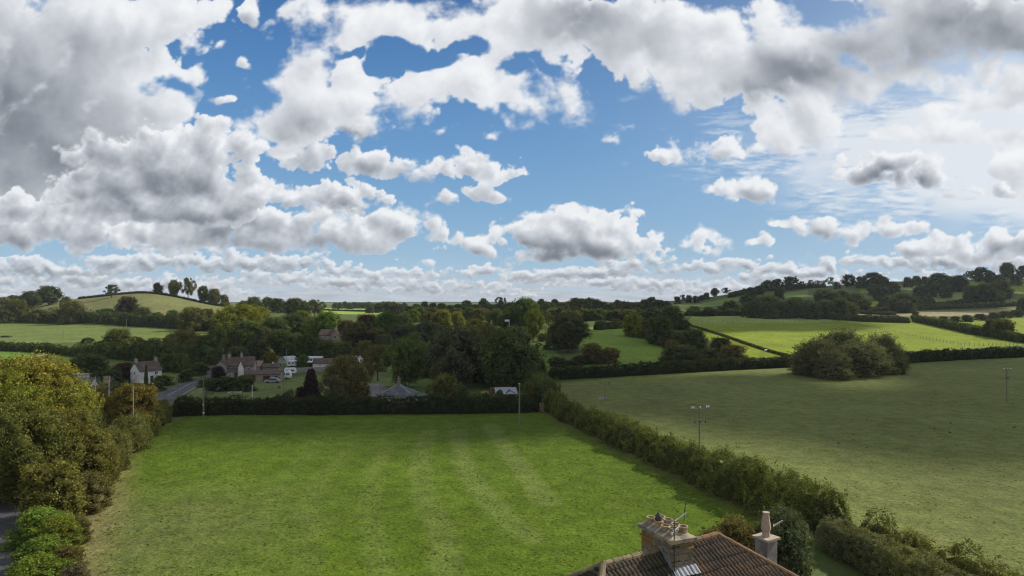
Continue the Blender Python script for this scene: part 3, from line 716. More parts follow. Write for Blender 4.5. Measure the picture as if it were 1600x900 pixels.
T(1430, 430, 486, 12, 'shrub', 'RB', "small reddish bush at the hedge corner above the bright field")
row("of bush line along far right hedge", 'small bushes in a line', [
 (1454,455,494,20,'shrub','BK'),(1474,455,494,18,'shrub','BK'),(1492,455,494,18,'shrub','BK'),(1511,456,492,20,'shrub','BK'),(1532,458,490,20,'shrub','BK'),(1552,460,488,20,'shrub','BK'),(1570,462,486,20,'shrub','BK'),(1588,464,484,20,'shrub','DG')])

# around the near house
T(1224, 48.5, 797, 96, 'round', 'GG', "tall grey green bush right of the small chimney")
T(1212, 51.5, 800, 60, 'shrub', 'OL', "olive green bush against the long hedge behind the small chimney")
T(1150, 48.5, 810, 92, 'shrub', 'BR', "brown tinged shrub just beyond the roof peak")
T(1110, 47, 826, 66, 'shrub', 'BR', "low brown tinged shrub between the two chimneys")
T(1192, 50, 814, 66, 'shrub', 'DG', "dark green shrub directly behind the small chimney")

# ---------------------------------------------------------------- hedges
def hedge(pts, h, w, ls, colk, label, lump=.35, name='hedge', group=None, dens=1.5, world=False, square=True, zs=0.0, bank=None):
    pts = [np.array(p if world else G(*p), float) for p in pts]
    rng = np.random.RandomState(abs(hash(label)) % 9999 if False else sum(map(ord, label)))
    seg = [np.linalg.norm(b-a) for a, b in zip(pts[:-1], pts[1:])]; tot = sum(seg); cum = np.concatenate([[0], np.cumsum(seg)])
    hs = h if isinstance(h, (list, tuple)) else [h]*len(pts); ws = w if isinstance(w, (list, tuple)) else [w]*len(pts)
    per = (2*np.mean(hs)+np.mean(ws))
    n = int(min(tot*per/(ls*ls)*dens, 150000))
    P_ = np.array(pts)
    def at(s):
        return np.stack([np.interp(s, cum, P_[:, 0]), np.interp(s, cum, P_[:, 1])], -1)
    def frame(s):
        a = at(np.clip(s-.6, 0, tot)); b = at(np.clip(s+.6, 0, tot)); d = b-a; d /= np.linalg.norm(d, axis=1)[:, None]+1e-9
        return np.stack([-d[:, 1], d[:, 0]], -1), d
    ph = rng.uniform(0, 6, 8)
    def bulge(s, th):
        k = np.mean(ws)
        return 1+lump*(.45*np.sin(s*1.9/k+ph[0]+th)+.3*np.sin(s*3.7/k+ph[1]-1.7*th)+.3*np.sin(s*.7/k+ph[2])+.22*np.sin(s*6.8/k+ph[3]+3*th)+.15*np.sin(s*13./k+ph[4]+5*th))
    def surface(s, th, q):
        """th 0..pi from one side over the top to the other"""
        c, sn = np.cos(th), np.sin(th)
        if square: c = np.sign(c)*np.abs(c)**.55; sn = np.abs(sn)**.55
        b = bulge(s, th)
        ww = np.interp(s, cum, ws)*.5; hh = np.interp(s, cum, hs)
        endt = np.clip(np.minimum(s, tot-s)/(ww*1.2)+.25, 0, 1)**.5
        nx, d = frame(s); o = at(s)
        off = c*ww*b*q*endt; z = sn*hh*(.55+.45*b)*q*endt
        xy = o+nx*off[:, None]
        nrm = np.stack([nx[:, 0]*c, nx[:, 1]*c, sn], -1)
        return np.concatenate([xy, (terrain(xy[:, 0], xy[:, 1])+z+zs)[:, None]], 1), nrm
    nc = max(20, n//26)                                     # sprigs of leaves
    sc_ = rng.uniform(0, tot, nc); tc_ = rng.uniform(0, np.pi, nc); qc = 1-.22*rng.uniform(0, 1, nc)**2+np.abs(rng.normal(0, .07, nc))*(.5+lump*2)
    cvc = np.clip(rng.normal(.5, .25, nc)+.12*np.sin(sc_*2.1/np.mean(ws)+ph[5]), 0, 1)
    id_ = rng.randint(0, nc, n); sp_ = ls*rng.uniform(1.2, 2.6, nc)[id_]
    s = np.clip(sc_[id_]+rng.normal(0, 1, n)*sp_, 0, tot); th = np.clip(tc_[id_]+rng.normal(0, 1, n)*sp_/np.mean(hs), 0, np.pi); q = qc[id_]+rng.normal(0, .035, n)
    shoot = rng.rand(nc) < (.035*(.4+lump*2) if lump > .2 else 0); up = rng.uniform(0, 1, n)**1.3*np.where(shoot[id_], rng.uniform(.12, .38, nc)[id_], 0)
    q = q+up
    p, nn = surface(s, th, q)
    cl = np.clip(cvc[id_]+.07*rng.normal(0, 1, n), 0, 1)
    V, F, C = leaves(p, nn, ls, rng, cl)
    # inner leaf mass, its colour darkened for the shade between sprigs
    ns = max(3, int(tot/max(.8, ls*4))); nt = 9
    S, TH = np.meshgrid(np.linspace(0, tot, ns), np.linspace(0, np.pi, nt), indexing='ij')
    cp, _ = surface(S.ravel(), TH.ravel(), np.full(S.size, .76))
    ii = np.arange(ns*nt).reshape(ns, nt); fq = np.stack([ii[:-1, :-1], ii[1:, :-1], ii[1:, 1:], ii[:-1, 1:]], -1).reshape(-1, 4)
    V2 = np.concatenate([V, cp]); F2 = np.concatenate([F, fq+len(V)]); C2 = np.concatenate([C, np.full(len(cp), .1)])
    # keep the origin at the hedge's own start
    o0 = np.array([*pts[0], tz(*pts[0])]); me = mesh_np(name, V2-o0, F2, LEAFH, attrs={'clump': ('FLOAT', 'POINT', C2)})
    me.location = o0; r, g, b = PAL[colk][0]; me.color = (r, g, b, 1)
    tag(me, uniq(label, me), 'hedge', group); return me
hedge([(6.6,128),(9.5,112),(14.7,96),(18.4,84),(22,72),(25,62.5),(27.6,56.5)], [3.0,2.8,3.1,3.0,3.5,3.6,3.4], [2.6,2.8,3.2,3.4,3.8,4.0,3.0], .085, 'HG', "long shaggy hedge running from the gate to the near house between the two fields", .46, world=True, dens=1.6, square=False)
hedge([(28.6,56),(30.2,51),(31.6,47),(34,42),(36,37)], [2.6,2.0,2.0,1.5,1.5], [2.4,2.0,2.2,2.0,2.0], .075, 'OL', "scrubby olive growth along the fence right of the clipped hedge", .7, world=True, dens=1.1, square=False)
hedge([(25.2,55.5),(26.3,51.5),(27.3,47),(28.2,43),(29.2,37)], 2.5, 2.7, .06, 'WO', "clipped garden hedge with a flat greyish top near the house", .12, world=True, dens=2.2)
hedge([(-44.5,72),(-49,84),(-53.5,97),(-57.5,110),(-59.5,117)], [3.2,3.0,3.4,2.8,2.6], [3.4,3.2,3.6,3.0,2.6], .085, 'OL', "olive hedge running back along the left edge of the green field", .45, world=True, dens=1.5, square=False)
hedge([(7.4,130),(6.4,138),(4.8,150),(5.5,165)], [3.2,4,4,3], [3,4,4,3], .12, 'DG', "dark hedge behind the gate climbing towards the big tree", .4, world=True)
hedge([(-59.5,119.5),(-30,119.8),(0,121.6),(4.8,122.5)], [2.7,2.8,2.8,2.7], 2.6, .085, 'HK', "straight dark hedge closing the far end of the green field", .36, world=True, dens=1.3)
hedge([(856,594),(940,590),(1050,583),(1160,577),(1244,573)], 2.9, 2.8, .15, 'HK', "trimmed dark hedge along the far side of the olive field", .26, dens=1.2)
hedge([(1385,571),(1430,566),(1500,562),(1600,558),(1760,553)], 3.1, 3.0, .17, 'HK', "dark hedge below the bright field at right, past the willows", .3)
hedge([(-90,548),(0,548),(70,551),(110,556)], 3, 3, .22, 'DG', "dark hedge above the farm track at far left", .3)
hedge([(110,557),(180,561),(260,567),(345,570)], [4,5,6,5], 4, .24, 'DG', "thick dark hedge below the sunlit left field", .45)
hedge([(-120,504),(0,504),(100,504),(180,507)], [5,6,7,6], 6, .32, 'DG', "thick dark hedge above the sunlit left field, left half", .5)
hedge([(182,507),(240,511),(300,515),(352,518)], [6,7,7,6], 6, .32, 'BK', "thick dark hedge above the sunlit left field, right half", .5)
hedge([P(122,563),P(174,563),P(230,563),P(290,563),P(362,560)], 1.7, 1.8, .3, 'BK', "thin dark hedge drawn along the crest of the left hill", .2, world=True)
hedge([(930,516),(950,514),(974,513)], 3.4, 4, .22, 'BK', "short dark hedge piece at the top of the grass slope", .3)
hedge([(985,513),(1010,528),(1040,542),(1058,550)], 2.6, 4, .2, 'BR', "brown hedge bank descending right of the grass slope", .5)
hedge([(1074,508),(1110,519),(1160,536),(1240,560)], .9, 1.0, .16, 'BR', "very low trimmed hedge crossing the bright field diagonally", .15)
hedge([(1070,494),(1130,493),(1200,494),(1252,495)], 3.6, 4, .28, 'BK', "dark hedge at the foot of the right hill, left part", .3)
hedge([(1254,495),(1300,499),(1360,503),(1422,505)], 3.4, 4, .28, 'BK', "dark hedge above the bright field, middle part", .3)
hedge([(1428,502),(1470,511),(1520,522),(1610,537)], [3.2,3.6,3.6,3.2], 3.6, .24, 'DG', "dark hedge curving down to the right between the bright fields", .35)
hedge([(1320,489),(1400,487),(1450,484),(1600,477),(1700,474)], 3, 4, .3, 'BK', "dark hedge above the tan strip field", .3)
hedge([(1455,481),(1490,476),(1530,470)], 3, 4, .3, 'BK', "dark hedge slanting up the right hill under the trees", .3)
hedge([(1290,496),(1340,490),(1400,493)], 2, 3, .3, 'BK', "short dark hedge at the left end of the tan strip", .3)
hedge([P(505,760),P(555,750),P(602,740)], 1.8, 2.5, .4, 'BK', "dark hedge dividing the far bright strip field", .2, world=True)
hedge([P(640,610),P(740,600),P(840,590)], 5, 6, .5, 'BK', "dark hedge belt under the middle skyline", .4, world=True)
hedge([P(1140,640),P(1170,705),P(1230,712),P(1290,720)], 4, 6, .5, 'BK', "dark hedge belt under the trees of the hill shoulder", .4, world=True)
hedge([(880,588),(905,586),(925,584)], .8, 1.5, .2, 'BR', "low weeds at the left end of the field hedge", .5)

# ---------------------------------------------------------------- building materials
WHITE = surf('white_render', (.72,.71,.67), (.6,.59,.55), 1.5, bump=.1, c3=(.50,.48,.43), s3=.5)
GREYSTONE = surf('grey_stone_wall', (.34,.32,.28), (.22,.21,.18), 2.2, bump=.4, c3=(.27,.24,.19), s3=1.1)
BROWNROOF = surf('brown_clay_tiles', (.115,.080,.064), (.075,.053,.046), 3, bump=.4, c3=(.13,.10,.07), s3=.8, stretch=(1,1,1))
SLATE = surf('blue_grey_slate', (.105,.105,.115), (.07,.07,.08), 2.5, bump=.25, c3=(.13,.13,.12), s3=.7, rough=.6)
GLASS = surf('window_glass', (.03,.035,.04), (.05,.055,.06), 1, rough=.12, spec=.6)
REDP = surf('dark_red_paint', (.12,.022,.018), (.08,.018,.015), 4, rough=.6)
WOODG = surf('weathered_wood', (.24,.20,.15), (.15,.12,.09), 5, bump=.3, stretch=(1,1,.2))
WOODB = surf('brown_wood', (.17,.09,.05), (.10,.055,.035), 5, bump=.3)
WOODP = surf('pale_wood', (.42,.32,.18), (.30,.23,.13), 5, bump=.2)
METAL = surf('galvanised_steel', (.42,.43,.44), (.30,.31,.32), 6, rough=.45, metal=.7)
DARKM = surf('dark_metal', (.035,.035,.038), (.06,.055,.05), 6, rough=.6)
CREAM = surf('cream_panel', (.62,.60,.54), (.5,.48,.42), 1.5, rough=.5)
WHITEP = surf('white_panel', (.78,.79,.80), (.66,.67,.68), 1.2, rough=.4)
GREYP = surf('grey_panel', (.30,.32,.35), (.22,.24,.26), 1.5, rough=.5)
POLY = surf('polythene', (.52,.54,.53), (.38,.40,.39), 2, rough=.4)
FABRIC = surf('white_canvas', (.74,.73,.70), (.6,.59,.56), 2, rough=.8)
TANW = surf('tan_render', (.30,.245,.18), (.22,.18,.14), 1.6, bump=.2)
PINKT = surf('pink_brown_tiles', (.30,.20,.17), (.2,.13,.11), 3, bump=.3)
CERAM = surf('white_ceramic', (.62,.62,.60), (.45,.45,.43), 8, rough=.3)
TYREM = surf('rubber', (.03,.03,.03), (.045,.045,.045), 9)

def gable(m, r, x0, x1, y0, y1, z0, ze, zr, axis='x', ov=.3, th=.16):
    """walls with two gables into m, the pitched roof into r; the ridge runs along axis"""
    if axis == 'x':
        yc = (y0+y1)/2
        m.poly([(x0,y0,z0),(x1,y0,z0),(x1,y0,ze),(x0,y0,ze)]); m.poly([(x1,y1,z0),(x0,y1,z0),(x0,y1,ze),(x1,y1,ze)])
        m.poly([(x0,y1,z0),(x0,y0,z0),(x0,y0,ze),(x0,yc,zr),(x0,y1,ze)]); m.poly([(x1,y0,z0),(x1,y1,z0),(x1,y1,ze),(x1,yc,zr),(x1,y0,ze)])
        s = (zr-ze)/(yc-y0); dz = s*ov
        a0, a1 = x0-ov*.6, x1+ov*.6
        prof = [(y0-ov, ze-dz+.03), (yc, zr+.03), (y1+ov, ze-dz+.03), (y1+ov, ze-dz+.03+th), (yc, zr+.03+th), (y0-ov, ze-dz+.03+th)]
        vs = [(a0, y, z) for y, z in prof]+[(a1, y, z) for y, z in prof]
    else:
        xc = (x0+x1)/2
        m.poly([(x0,y1,z0),(x0,y0,z0),(x0,y0,ze),(x0,y1,ze)]); m.poly([(x1,y0,z0),(x1,y1,z0),(x1,y1,ze),(x1,y0,ze)])
        m.poly([(x0,y0,z0),(x1,y0,z0),(x1,y0,ze),(xc,y0,zr),(x0,y0,ze)]); m.poly([(x1,y1,z0),(x0,y1,z0),(x0,y1,ze),(xc,y1,zr),(x1,y1,ze)])
        s = (zr-ze)/(xc-x0); dz = s*ov
        a0, a1 = y0-ov*.6, y1+ov*.6
        prof = [(x0-ov, ze-dz+.03), (xc, zr+.03), (x1+ov, ze-dz+.03), (x1+ov, ze-dz+.03+th), (xc, zr+.03+th), (x0-ov, ze-dz+.03+th)]
        vs = [(x, a0, z) for x, z in prof]+[(x, a1, z) for x, z in prof]
    n = 6
    fs = [(i, (i+1) % n, n+(i+1) % n, n+i) for i in range(n)]
    fs += [(0,1,4,5), (1,2,3,4), (6,11,10,7), (7,10,9,8)]
    r.mesh(vs, fs)
def window(parent, x, y, z, w, h, face='-y', frame=None):
    """a framed window whose centre is on the wall face"""
    frame = frame or WHITEP
    f = MB(); p = MB(); t = .07
    def bx(mb, a0, a1, c0, c1, d0, d1):
        if face == '-y': mb.box(x+a0, x+a1, y-d1, y-d0, z+c0, z+c1)
        elif face == '+x': mb.box(x+d0, x+d1, y+a0, y+a1, z+c0, z+c1)
        else: mb.box(x-d1, x-d0, y+a0, y+a1, z+c0, z+c1)
    bx(f, -w/2, -w/2+t, -h/2, h/2, -.02, .06); bx(f, w/2-t, w/2, -h/2, h/2, -.02, .06)
    bx(f, -w/2+t, w/2-t, h/2-t, h/2, -.02, .055); bx(f, -w/2+t, w/2-t, -h/2, -h/2+t, -.02, .055); bx(f, -t/2, t/2, -h/2+t, h/2-t, -.02, .05)
    o = f.build('window', frame, parent)
    bx(p, -w/2+t, w/2-t, -h/2+t, h/2-t, -.01, .03); p.build('pane', GLASS, o); return o
def chimney(parent, x, y, z0, z1, w=.7, pots=1, mat=GREYSTONE, potm=None):
    c = MB().box(x-w/2, x+w/2, y-w/2, y+w/2, z0, z1).box(x-w/2-.06, x+w/2+.06, y-w/2-.06, y+w/2+.06, z1-.16, z1-.02)
    o = c.build('chimney', mat, parent)
    for i in range(pots):
        MB().lathe([(.13,0),(.11,.4),(.13,.42),(.13,.46),(.09,.46)], (x+(i-(pots-1)/2)*.32, y, z1-.01), 10).build('chimney_pot', potm or PINKT, o)
    return o
def place(name, px, py, rz, label, cat, group=None, dy=0):
    x, y = G(px, py); e = empty(name, (x, y+dy, tz(x, y+dy)-.05), rz); return tag(e, uniq(label, e), cat, group)

# white gabled house at the left
h = place('house', 231, 597, math.radians(57), "white two storey house with brown roof and two chimneys by the village road", 'house')
m, r = MB(), MB(); gable(m, r, -3.6, 2.8, -2.2, 2.6, 0, 3.6, 5.9, 'x')
m.build('wall', WHITE, h); r.build('roof', BROWNROOF, h)
chimney(h, -3.3, .2, 5.2, 6.9, .7); chimney(h, 2.4, .2, 5.2, 6.9, .7)
for x in (-1.6, 1.2): window(h, x, -2.2, 2.7, .9, 1.0); window(h, x, -2.2, 1.0, .9, 1.1)
window(h, -3.6, .2, 2.9, .9, 1.0, '-x'); MB().box(-.5, .4, -2.26, -2.19, 0, 2.0).build('door', DARKM, h)
# dark roofed building with a white gablet
h = place('bungalow', 127, 617, math.radians(8), "low pale building with dark slate roof and small white gable behind the yellow trees", 'building')
m, r = MB(), MB(); gable(m, r, -5.6, 2.8, -2.8, 2.8, 0, 1.9, 4.0, 'x'); m.build('wall', CREAM, h); r.build('roof', SLATE, h)
m, r = MB(), MB(); gable(m, r, -.3, 1.7, -3.1, -1.0, 1.9, 2.5, 3.5, 'y', .2); m.build('gable_front', WHITE, h); r.build('gable_roof', SLATE, h)
window(h, .7, -3.1, 2.6, .5, .7); window(h, -2.6, -2.8, 1.2, 1.1, .9); window(h, 2.0, -2.8, 1.2, .9, .9)
h = place('outbuilding', 116, 598, math.radians(6), "long grey flat roofed outbuilding behind the dark slate roof", 'building', dy=0)
MB().box(-3.6, 3.0, -2, 2, 0, 2.2).build('wall', CREAM, h); MB().box(-3.8, 3.2, -2.2, 2.2, 2.2, 2.42).build('roof', GREYP, h); window(h, -1.5, -2, 1.3, .9, .7); window(h, 1.2, -2, 1.3, .9, .7)
s = place('notice_board', 167, 606, math.radians(5), "tan weathered board standing among bushes beside the two tall poles", 'board')
MB().box(-.85, .85, -.04, .04, 1.2, 3.1).build('panel', WOODP, s)
for x in (-.9, .95): MB().box(x-.06, x+.06, -.06, .06, 0, 3.0).build('post', WOODG, s)

# grey gabled house with garages
h = place('house', 366, 591, math.radians(12), "grey two storey house with brown roofs and a white gable wall above the meadow", 'house')
m, r = MB(), MB(); gable(m, r, -5.0, -1.6, -2.4, 3.0, 0, 3.7, 5.4, 'y'); m.build('wall', GREYSTONE, h); r.build('roof', BROWNROOF, h)
m, r = MB(), MB(); gable(m, r, -1.58, 5.6, -1.6, 3.2, 0, 3.9, 6.1, 'x'); m.build('wall', GREYSTONE, h); r.build('roof', BROWNROOF, h)
m, r = MB(), MB(); m.poly([(-1.5,-2.6,0),(1.4,-2.6,0),(1.4,-2.6,2.1),(-1.5,-2.6,2.1)]); m.poly([(-1.5,-2.6,0),(-1.5,-2.6,2.1),(-1.5,-1.62,2.1),(-1.5,-1.62,0)]); m.build('porch_wall', GREYSTONE, h)
r.mesh([(-1.6,-2.8,2.1),(1.45,-2.8,2.1),(1.45,-1.62,3.1),(-1.6,-1.62,3.1),(-1.6,-2.8,2.24),(1.45,-2.8,2.24),(1.45,-1.62,3.24),(-1.6,-1.62,3.24)],[(0,3,2,1),(4,5,6,7),(0,1,5,4),(1,2,6,5),(2,3,7,6),(3,0,4,7)]); r.build('porch_roof', BROWNROOF, h)
MB().mesh([(1.5,-3.2,0),(2.7,-3.2,0),(2.7,-1.62,0),(1.5,-1.62,0),(1.5,-3.2,2.3),(2.7,-3.2,1.9),(2.7,-1.62,4.6),(1.5,-1.62,5.1)],[(0,3,2,1),(4,5,6,7),(0,1,5,4),(1,2,6,5),(2,3,7,6),(3,0,4,7)]) .build('white_buttress', WHITE, h) if False else None
m, r = MB(), MB(); gable(m, r, 1.6, 3.0, -3.0, -1.62, 0, 3.5, 5.2, 'y', .1); m.build('white_gable_wall', WHITE, h); r.build('gable_roof', BROWNROOF, h)
chimney(h, -1.5, .8, 5.2, 7.0, .75, 2); chimney(h, 1.9, .8, 5.8, 7.4, .6, 1)
for z in (1.3, 2.9): window(h, -3.3, -2.4, z, .9, 1.0)
window(h, -.1, -1.6, 3.3, .8, .7); window(h, 4.3, -1.6, 2.8, .9, .9); window(h, -.6, -2.6, 1.2, .8, .8); MB().box(.5, 1.25, -2.66, -2.59, 0, 1.95).build('door', DARKM, h)
h = place('garage', 412, 595, math.radians(4), "low tan garage block with two dark red doors beside the grey house", 'garage')
m, r = MB(), MB(); gable(m, r, -4.4, 5.0, -2.2, 2.2, 0, 2.1, 2.95, 'x', .25); m.build('wall', TANW, h); r.build('roof', BROWNROOF, h)
MB().box(-3.6, -1.6, -2.27, -2.19, 0, 1.85).build('door', REDP, h); MB().box(.5, 2.4, -2.27, -2.19, .3, 1.7).build('door', REDP, h); MB().box(3.6, 4.3, -2.26, -2.19, .9, 1.6).build('window', GLASS, h)
h = place('outhouse', 397, 580, math.radians(-4), "pink tiled low outhouse behind the garages", 'building')
m, r = MB(), MB(); gable(m, r, -3.2, 3.0, -2, 2, 0, 1.9, 3.3, 'x'); m.build('wall', GREYSTONE, h); r.build('roof', PINKT, h); window(h, -1.4, -2, 1.1, .8, .7)
h = place('outhouse', 424, 581, math.radians(10), "small brown roofed outhouse between the garages and the stone wall", 'building')
m, r = MB(), MB(); gable(m, r, -2.4, 2.6, -1.5, 1.5, 0, 1.7, 2.6, 'x'); m.build('wall', TANW, h); r.build('roof', BROWNROOF, h); chimney(h, .5, 0, 2.4, 3.1, .4, 1, WHITE)

def caravan(px, py, rz, L, H, label, stripe=True):
    c = place('caravan', px, py, rz, label, 'caravan')
    b = MB(); pr = [(-L/2,.45),(-L/2-.12,.9),(-L/2+.05,H-.35),(-L/2+.35,H),(L/2-.35,H),(L/2-.02,H-.45),(L/2+.1,.9),(L/2,.45)]
    n = len(pr); vs = [(x, -1.05, z) for x, z in pr]+[(x, 1.05, z) for x, z in pr]
    b.mesh(vs, [tuple(range(n)), tuple(range(n, 2*n))[::-1]]+[(i, n+i, n+(i+1) % n, (i+1) % n) for i in range(n)])
    b.build('body', WHITEP, c)
    for x in (-L*.22, L*.22): window(c, x, -1.05, H*.66, .9, .5, frame=GREYP)
    for s in (-1, 1):
        MB().tube((.2, s*.98, .32), (.2, s*1.1, .32), .32, .32, 14).build('wheel', TYREM, c)
    MB().tube((-L/2, 0, .5), (-L/2-.9, 0, .45), .05).build('towbar', DARKM, c)
    return c
caravan(447.5, 592, math.radians(6), 2.6, 2.35, "white caravan parked on the grass beside the garages")
caravan(453, 585, math.radians(14), 3.6, 2.0, "greyish caravan parked behind the white one by the stone wall")
caravan(457, 573, math.radians(-6), 3.2, 2.1, "white caravan standing in front of the polytunnel beyond the wall")
def car(px, py, rz, label, mat):
    c = place('parked_car', px, py, rz, label, 'car')
    b = MB(); pr = [(-2,.3),(-2.05,.75),(-1.2,.85),(-.7,1.35),(.8,1.38),(1.5,.9),(2.0,.8),(2.05,.3)]; n = len(pr)
    vs = [(x, -.82, z) for x, z in pr]+[(x, .82, z) for x, z in pr]
    b.mesh(vs, [tuple(range(n)), tuple(range(n, 2*n))[::-1]]+[(i, n+i, n+(i+1) % n, (i+1) % n) for i in range(n)]); b.build('body', mat, c)
    g = MB(); g.poly([(-1.05,-.83,.88),(1.3,-.83,.93),(.75,-.83,1.3),(-.66,-.83,1.28)]); g.poly([(-1.19,-.7,.87),(-1.19,.7,.87),(-.73,.65,1.33),(-.73,-.65,1.33)]); g.build('windscreen', GLASS, c)
    for x in (-1.25, 1.25):
        for s in (-1, 1): MB().tube((x, s*.7, .31), (x, s*.86, .31), .31, .31, 14).build('wheel', TYREM, c)
    return c
car(426, 598, math.radians(12), "pale grey car parked in front of the low garage block", GREYP)
car(660, 548, math.radians(4), "white van like car half hidden between the wood trees", WHITEP)

# polytunnel, glasshouse, sheds beyond the wall
x, y = G(450, 567); e = empty('polytunnel', (x, y, tz(x, y)-.05), math.radians(62)); tag(e, uniq("rounded white polytunnel beyond the garden wall", e), 'polytunnel')
pm = MB(); N_ = 10; Lp = 2.8
arc = [(2.0*math.cos(math.pi*i/N_), 2.5*math.sin(math.pi*i/N_)) for i in range(N_+1)]
vs = [(-Lp, a, b) for a, b in arc]+[(Lp, a, b) for a, b in arc]; n = N_+1
pm.mesh(vs, [(i, i+1, n+i+1, n+i) for i in range(N_)]+[tuple(range(n)), tuple(range(n, 2*n))[::-1]]); pm.build('cover', POLY, e, True)
for k in range(5):
    hp = MB(); xx = -Lp+k*Lp/2
    for i in range(N_): hp.tube((xx, arc[i][0]*1.01, arc[i][1]*1.01), (xx, arc[i+1][0]*1.01, arc[i+1][1]*1.01), .02, .02, 5)
    hp.build('hoop', METAL, e)
h = place('glasshouse', 490, 566, math.radians(-2), "long low white and grey garden house with many panes behind the trees", 'glasshouse')
m, r = MB(), MB(); gable(m, r, -3.4, 3.4, -1.2, 1.2, 0, 1.6, 2.2, 'x', .1, .08); m.build('wall', WHITEP, h); r.build('roof', POLY, h)
for k in range(6): window(h, -2.8+k*1.12, -1.2, 1.0, .9, .9, frame=WHITEP)
h = place('shed', 484, 573, math.radians(-2), "small dark red shed with a white roof beyond the stone wall", 'shed')
MB().box(-1.8, 1.8, -1, 1, 0, 1.5).build('wall', REDP, h); MB().box(-2, 2, -1.2, 1.2, 1.5, 1.75).build('roof', WHITEP, h); MB().box(-.4, .4, -1.05, -.99, 0, 1.3).build('door', DARKM, h)
h = place('stable', 508, 574, math.radians(-4), "long white walled outbuilding with brown roof behind the stone wall", 'building')
m, r = MB(), MB(); gable(m, r, -3.6, 4.4, -1.8, 1.8, 0, 1.6, 2.9, 'x', .3); m.build('wall', WHITE, h); r.build('roof', BROWNROOF, h); window(h, -1, -1.8, .95, .8, .45); window(h, 1.8, -1.8, .95, .8, .45)
h = place('tent', 559, 566, math.radians(10), "white pointed canvas tent in front of the brown wood", 'tent')
tm = MB().lathe([(2.15,0),(2.1,1.3),(1.3,2.1),(.08,2.75)], (0,0,0), 10); tm.build('canvas', FABRIC, h); MB().box(-.45, .45, -2.12, -1.95, 0, 1.3).build('door_flap', GREYP, h)
# brown roofed house in the wood
h = place('house', 519, 531, math.radians(-10), "brown hip roofed house half hidden in the wood", 'house')
m, r = MB(), MB(); gable(m, r, -5.2, 1.6, -2.6, 2.6, 0, 2.3, 4.6, 'x'); m.build('wall', PINKT, h); r.build('roof', BROWNROOF, h)
m, r = MB(), MB(); gable(m, r, 1.0, 4.6, -3.4, 2.4, 0, 2.5, 4.9, 'y'); m.build('wall', TANW, h); r.build('roof', BROWNROOF, h); window(h, 2.8, -3.4, 1.5, 1.4, 1.1); window(h, -3.4, -2.6, 1.3, 1.1, .9); window(h, -1.0, -2.6, 1.3, 1.1, .9)
h = place('outbuilding', 757, 532, 0, "pale flat roofed shed between the sunlit autumn trees", 'building')
MB().box(-2.2, 2.2, -1.5, 1.5, 0, 1.9).build('wall', CREAM, h); MB().box(-2.4, 2.4, -1.7, 1.7, 1.9, 2.1).build('roof', GREYP, h); window(h, -.6, -1.5, 1.2, .8, .6)

def stonewall(name, pts, hgt, th, mat, label, cat):
    V = MB()
    pp = [G(*p) for p in pts]
    for (x1, y1), (x2, y2) in zip(pp[:-1], pp[1:]):
        n_ = max(1, int(math.hypot(x2-x1, y2-y1)/3)); d = Vector((x2-x1, y2-y1)).normalized(); nx = Vector((-d.y, d.x))*th/2
        for k in range(n_):
            a = (x1+(x2-x1)*k/n_, y1+(y2-y1)*k/n_); b = (x1+(x2-x1)*(k+1)/n_, y1+(y2-y1)*(k+1)/n_)
            za, zb = tz(*a)-.2, tz(*b)-.2
            vs = [(a[0]-nx.x,a[1]-nx.y,za),(b[0]-nx.x,b[1]-nx.y,zb),(b[0]+nx.x,b[1]+nx.y,zb),(a[0]+nx.x,a[1]+nx.y,za)]
            vs += [(v[0],v[1],v[2]+hgt+.2) for v in vs]
            V.mesh(vs, [(0,3,2,1),(4,5,6,7),(0,1,5,4),(1,2,6,5),(2,3,7,6),(3,0,4,7)])
    o0 = Vector((*pp[0], tz(*pp[0]))); V.v = [tuple(Vector(v)-o0) for v in V.v]
    o = V.build(name, mat); o.location = o0; tag(o, uniq(label, o), cat); return o
stonewall('garden_wall', [(434,585),(470,582),(520,580),(540,580)], 1.5, .4, GREYSTONE, "long grey stone wall along the back of the village meadow", 'wall')

# slate roofed bungalow behind the back hedge
h = place('bungalow', 622, 628, math.radians(-3), "low bungalow with pyramid slate roof right behind the dark hedge", 'bungalow')
MB().box(-3.4, 3.3, -2.6, 2.6, -.3, 1.55).build('wall', WHITE, h)
rf = MB(); rf.mesh([(-3.8,-3.0,1.5),(3.7,-3.0,1.5),(3.7,3.0,1.5),(-3.8,3.0,1.5),(-.3,0,3.6),(.3,0,3.6),(-3.8,-3.0,1.62),(3.7,-3.0,1.62),(3.7,3.0,1.62),(-3.8,3.0,1.62)], [(0,1,2,3),(6,7,5,4),(7,8,5),(8,9,4,5),(9,6,4),(0,6,7,1),(1,7,8,2),(2,8,9,3),(3,9,6,0)])
rf.build('roof', SLATE, h)
for a, b in (((-3.8,-3,1.64),(-.3,0,3.62)), ((3.7,-3,1.64),(.3,0,3.62)), ((3.7,3,1.64),(.3,0,3.62)), ((-3.8,3,1.64),(-.3,0,3.62))): MB().tube(a, b, .09, .09, 6).build('hip_tiles', GREYP, h)
chimney(h, .1, .1, 3.2, 4.9, .6, 1, WOODG)
for x in (-2, 1.6): window(h, x, -2.6, .9, 1, .8)
an = MB().box(3.35, 6.2, -2.0, 1.8, -.3, 1.3); an.build('annexe_wall', WHITE, h); MB().box(3.3, 6.4, -2.2, 2.0, 1.3, 1.45).build('annexe_roof', SLATE, h)
MB().lathe([(.02,0),(.2,.04),(.28,.12)], (3.2,-2.9,1.75), 10).build('satellite_dish', WHITEP, h)
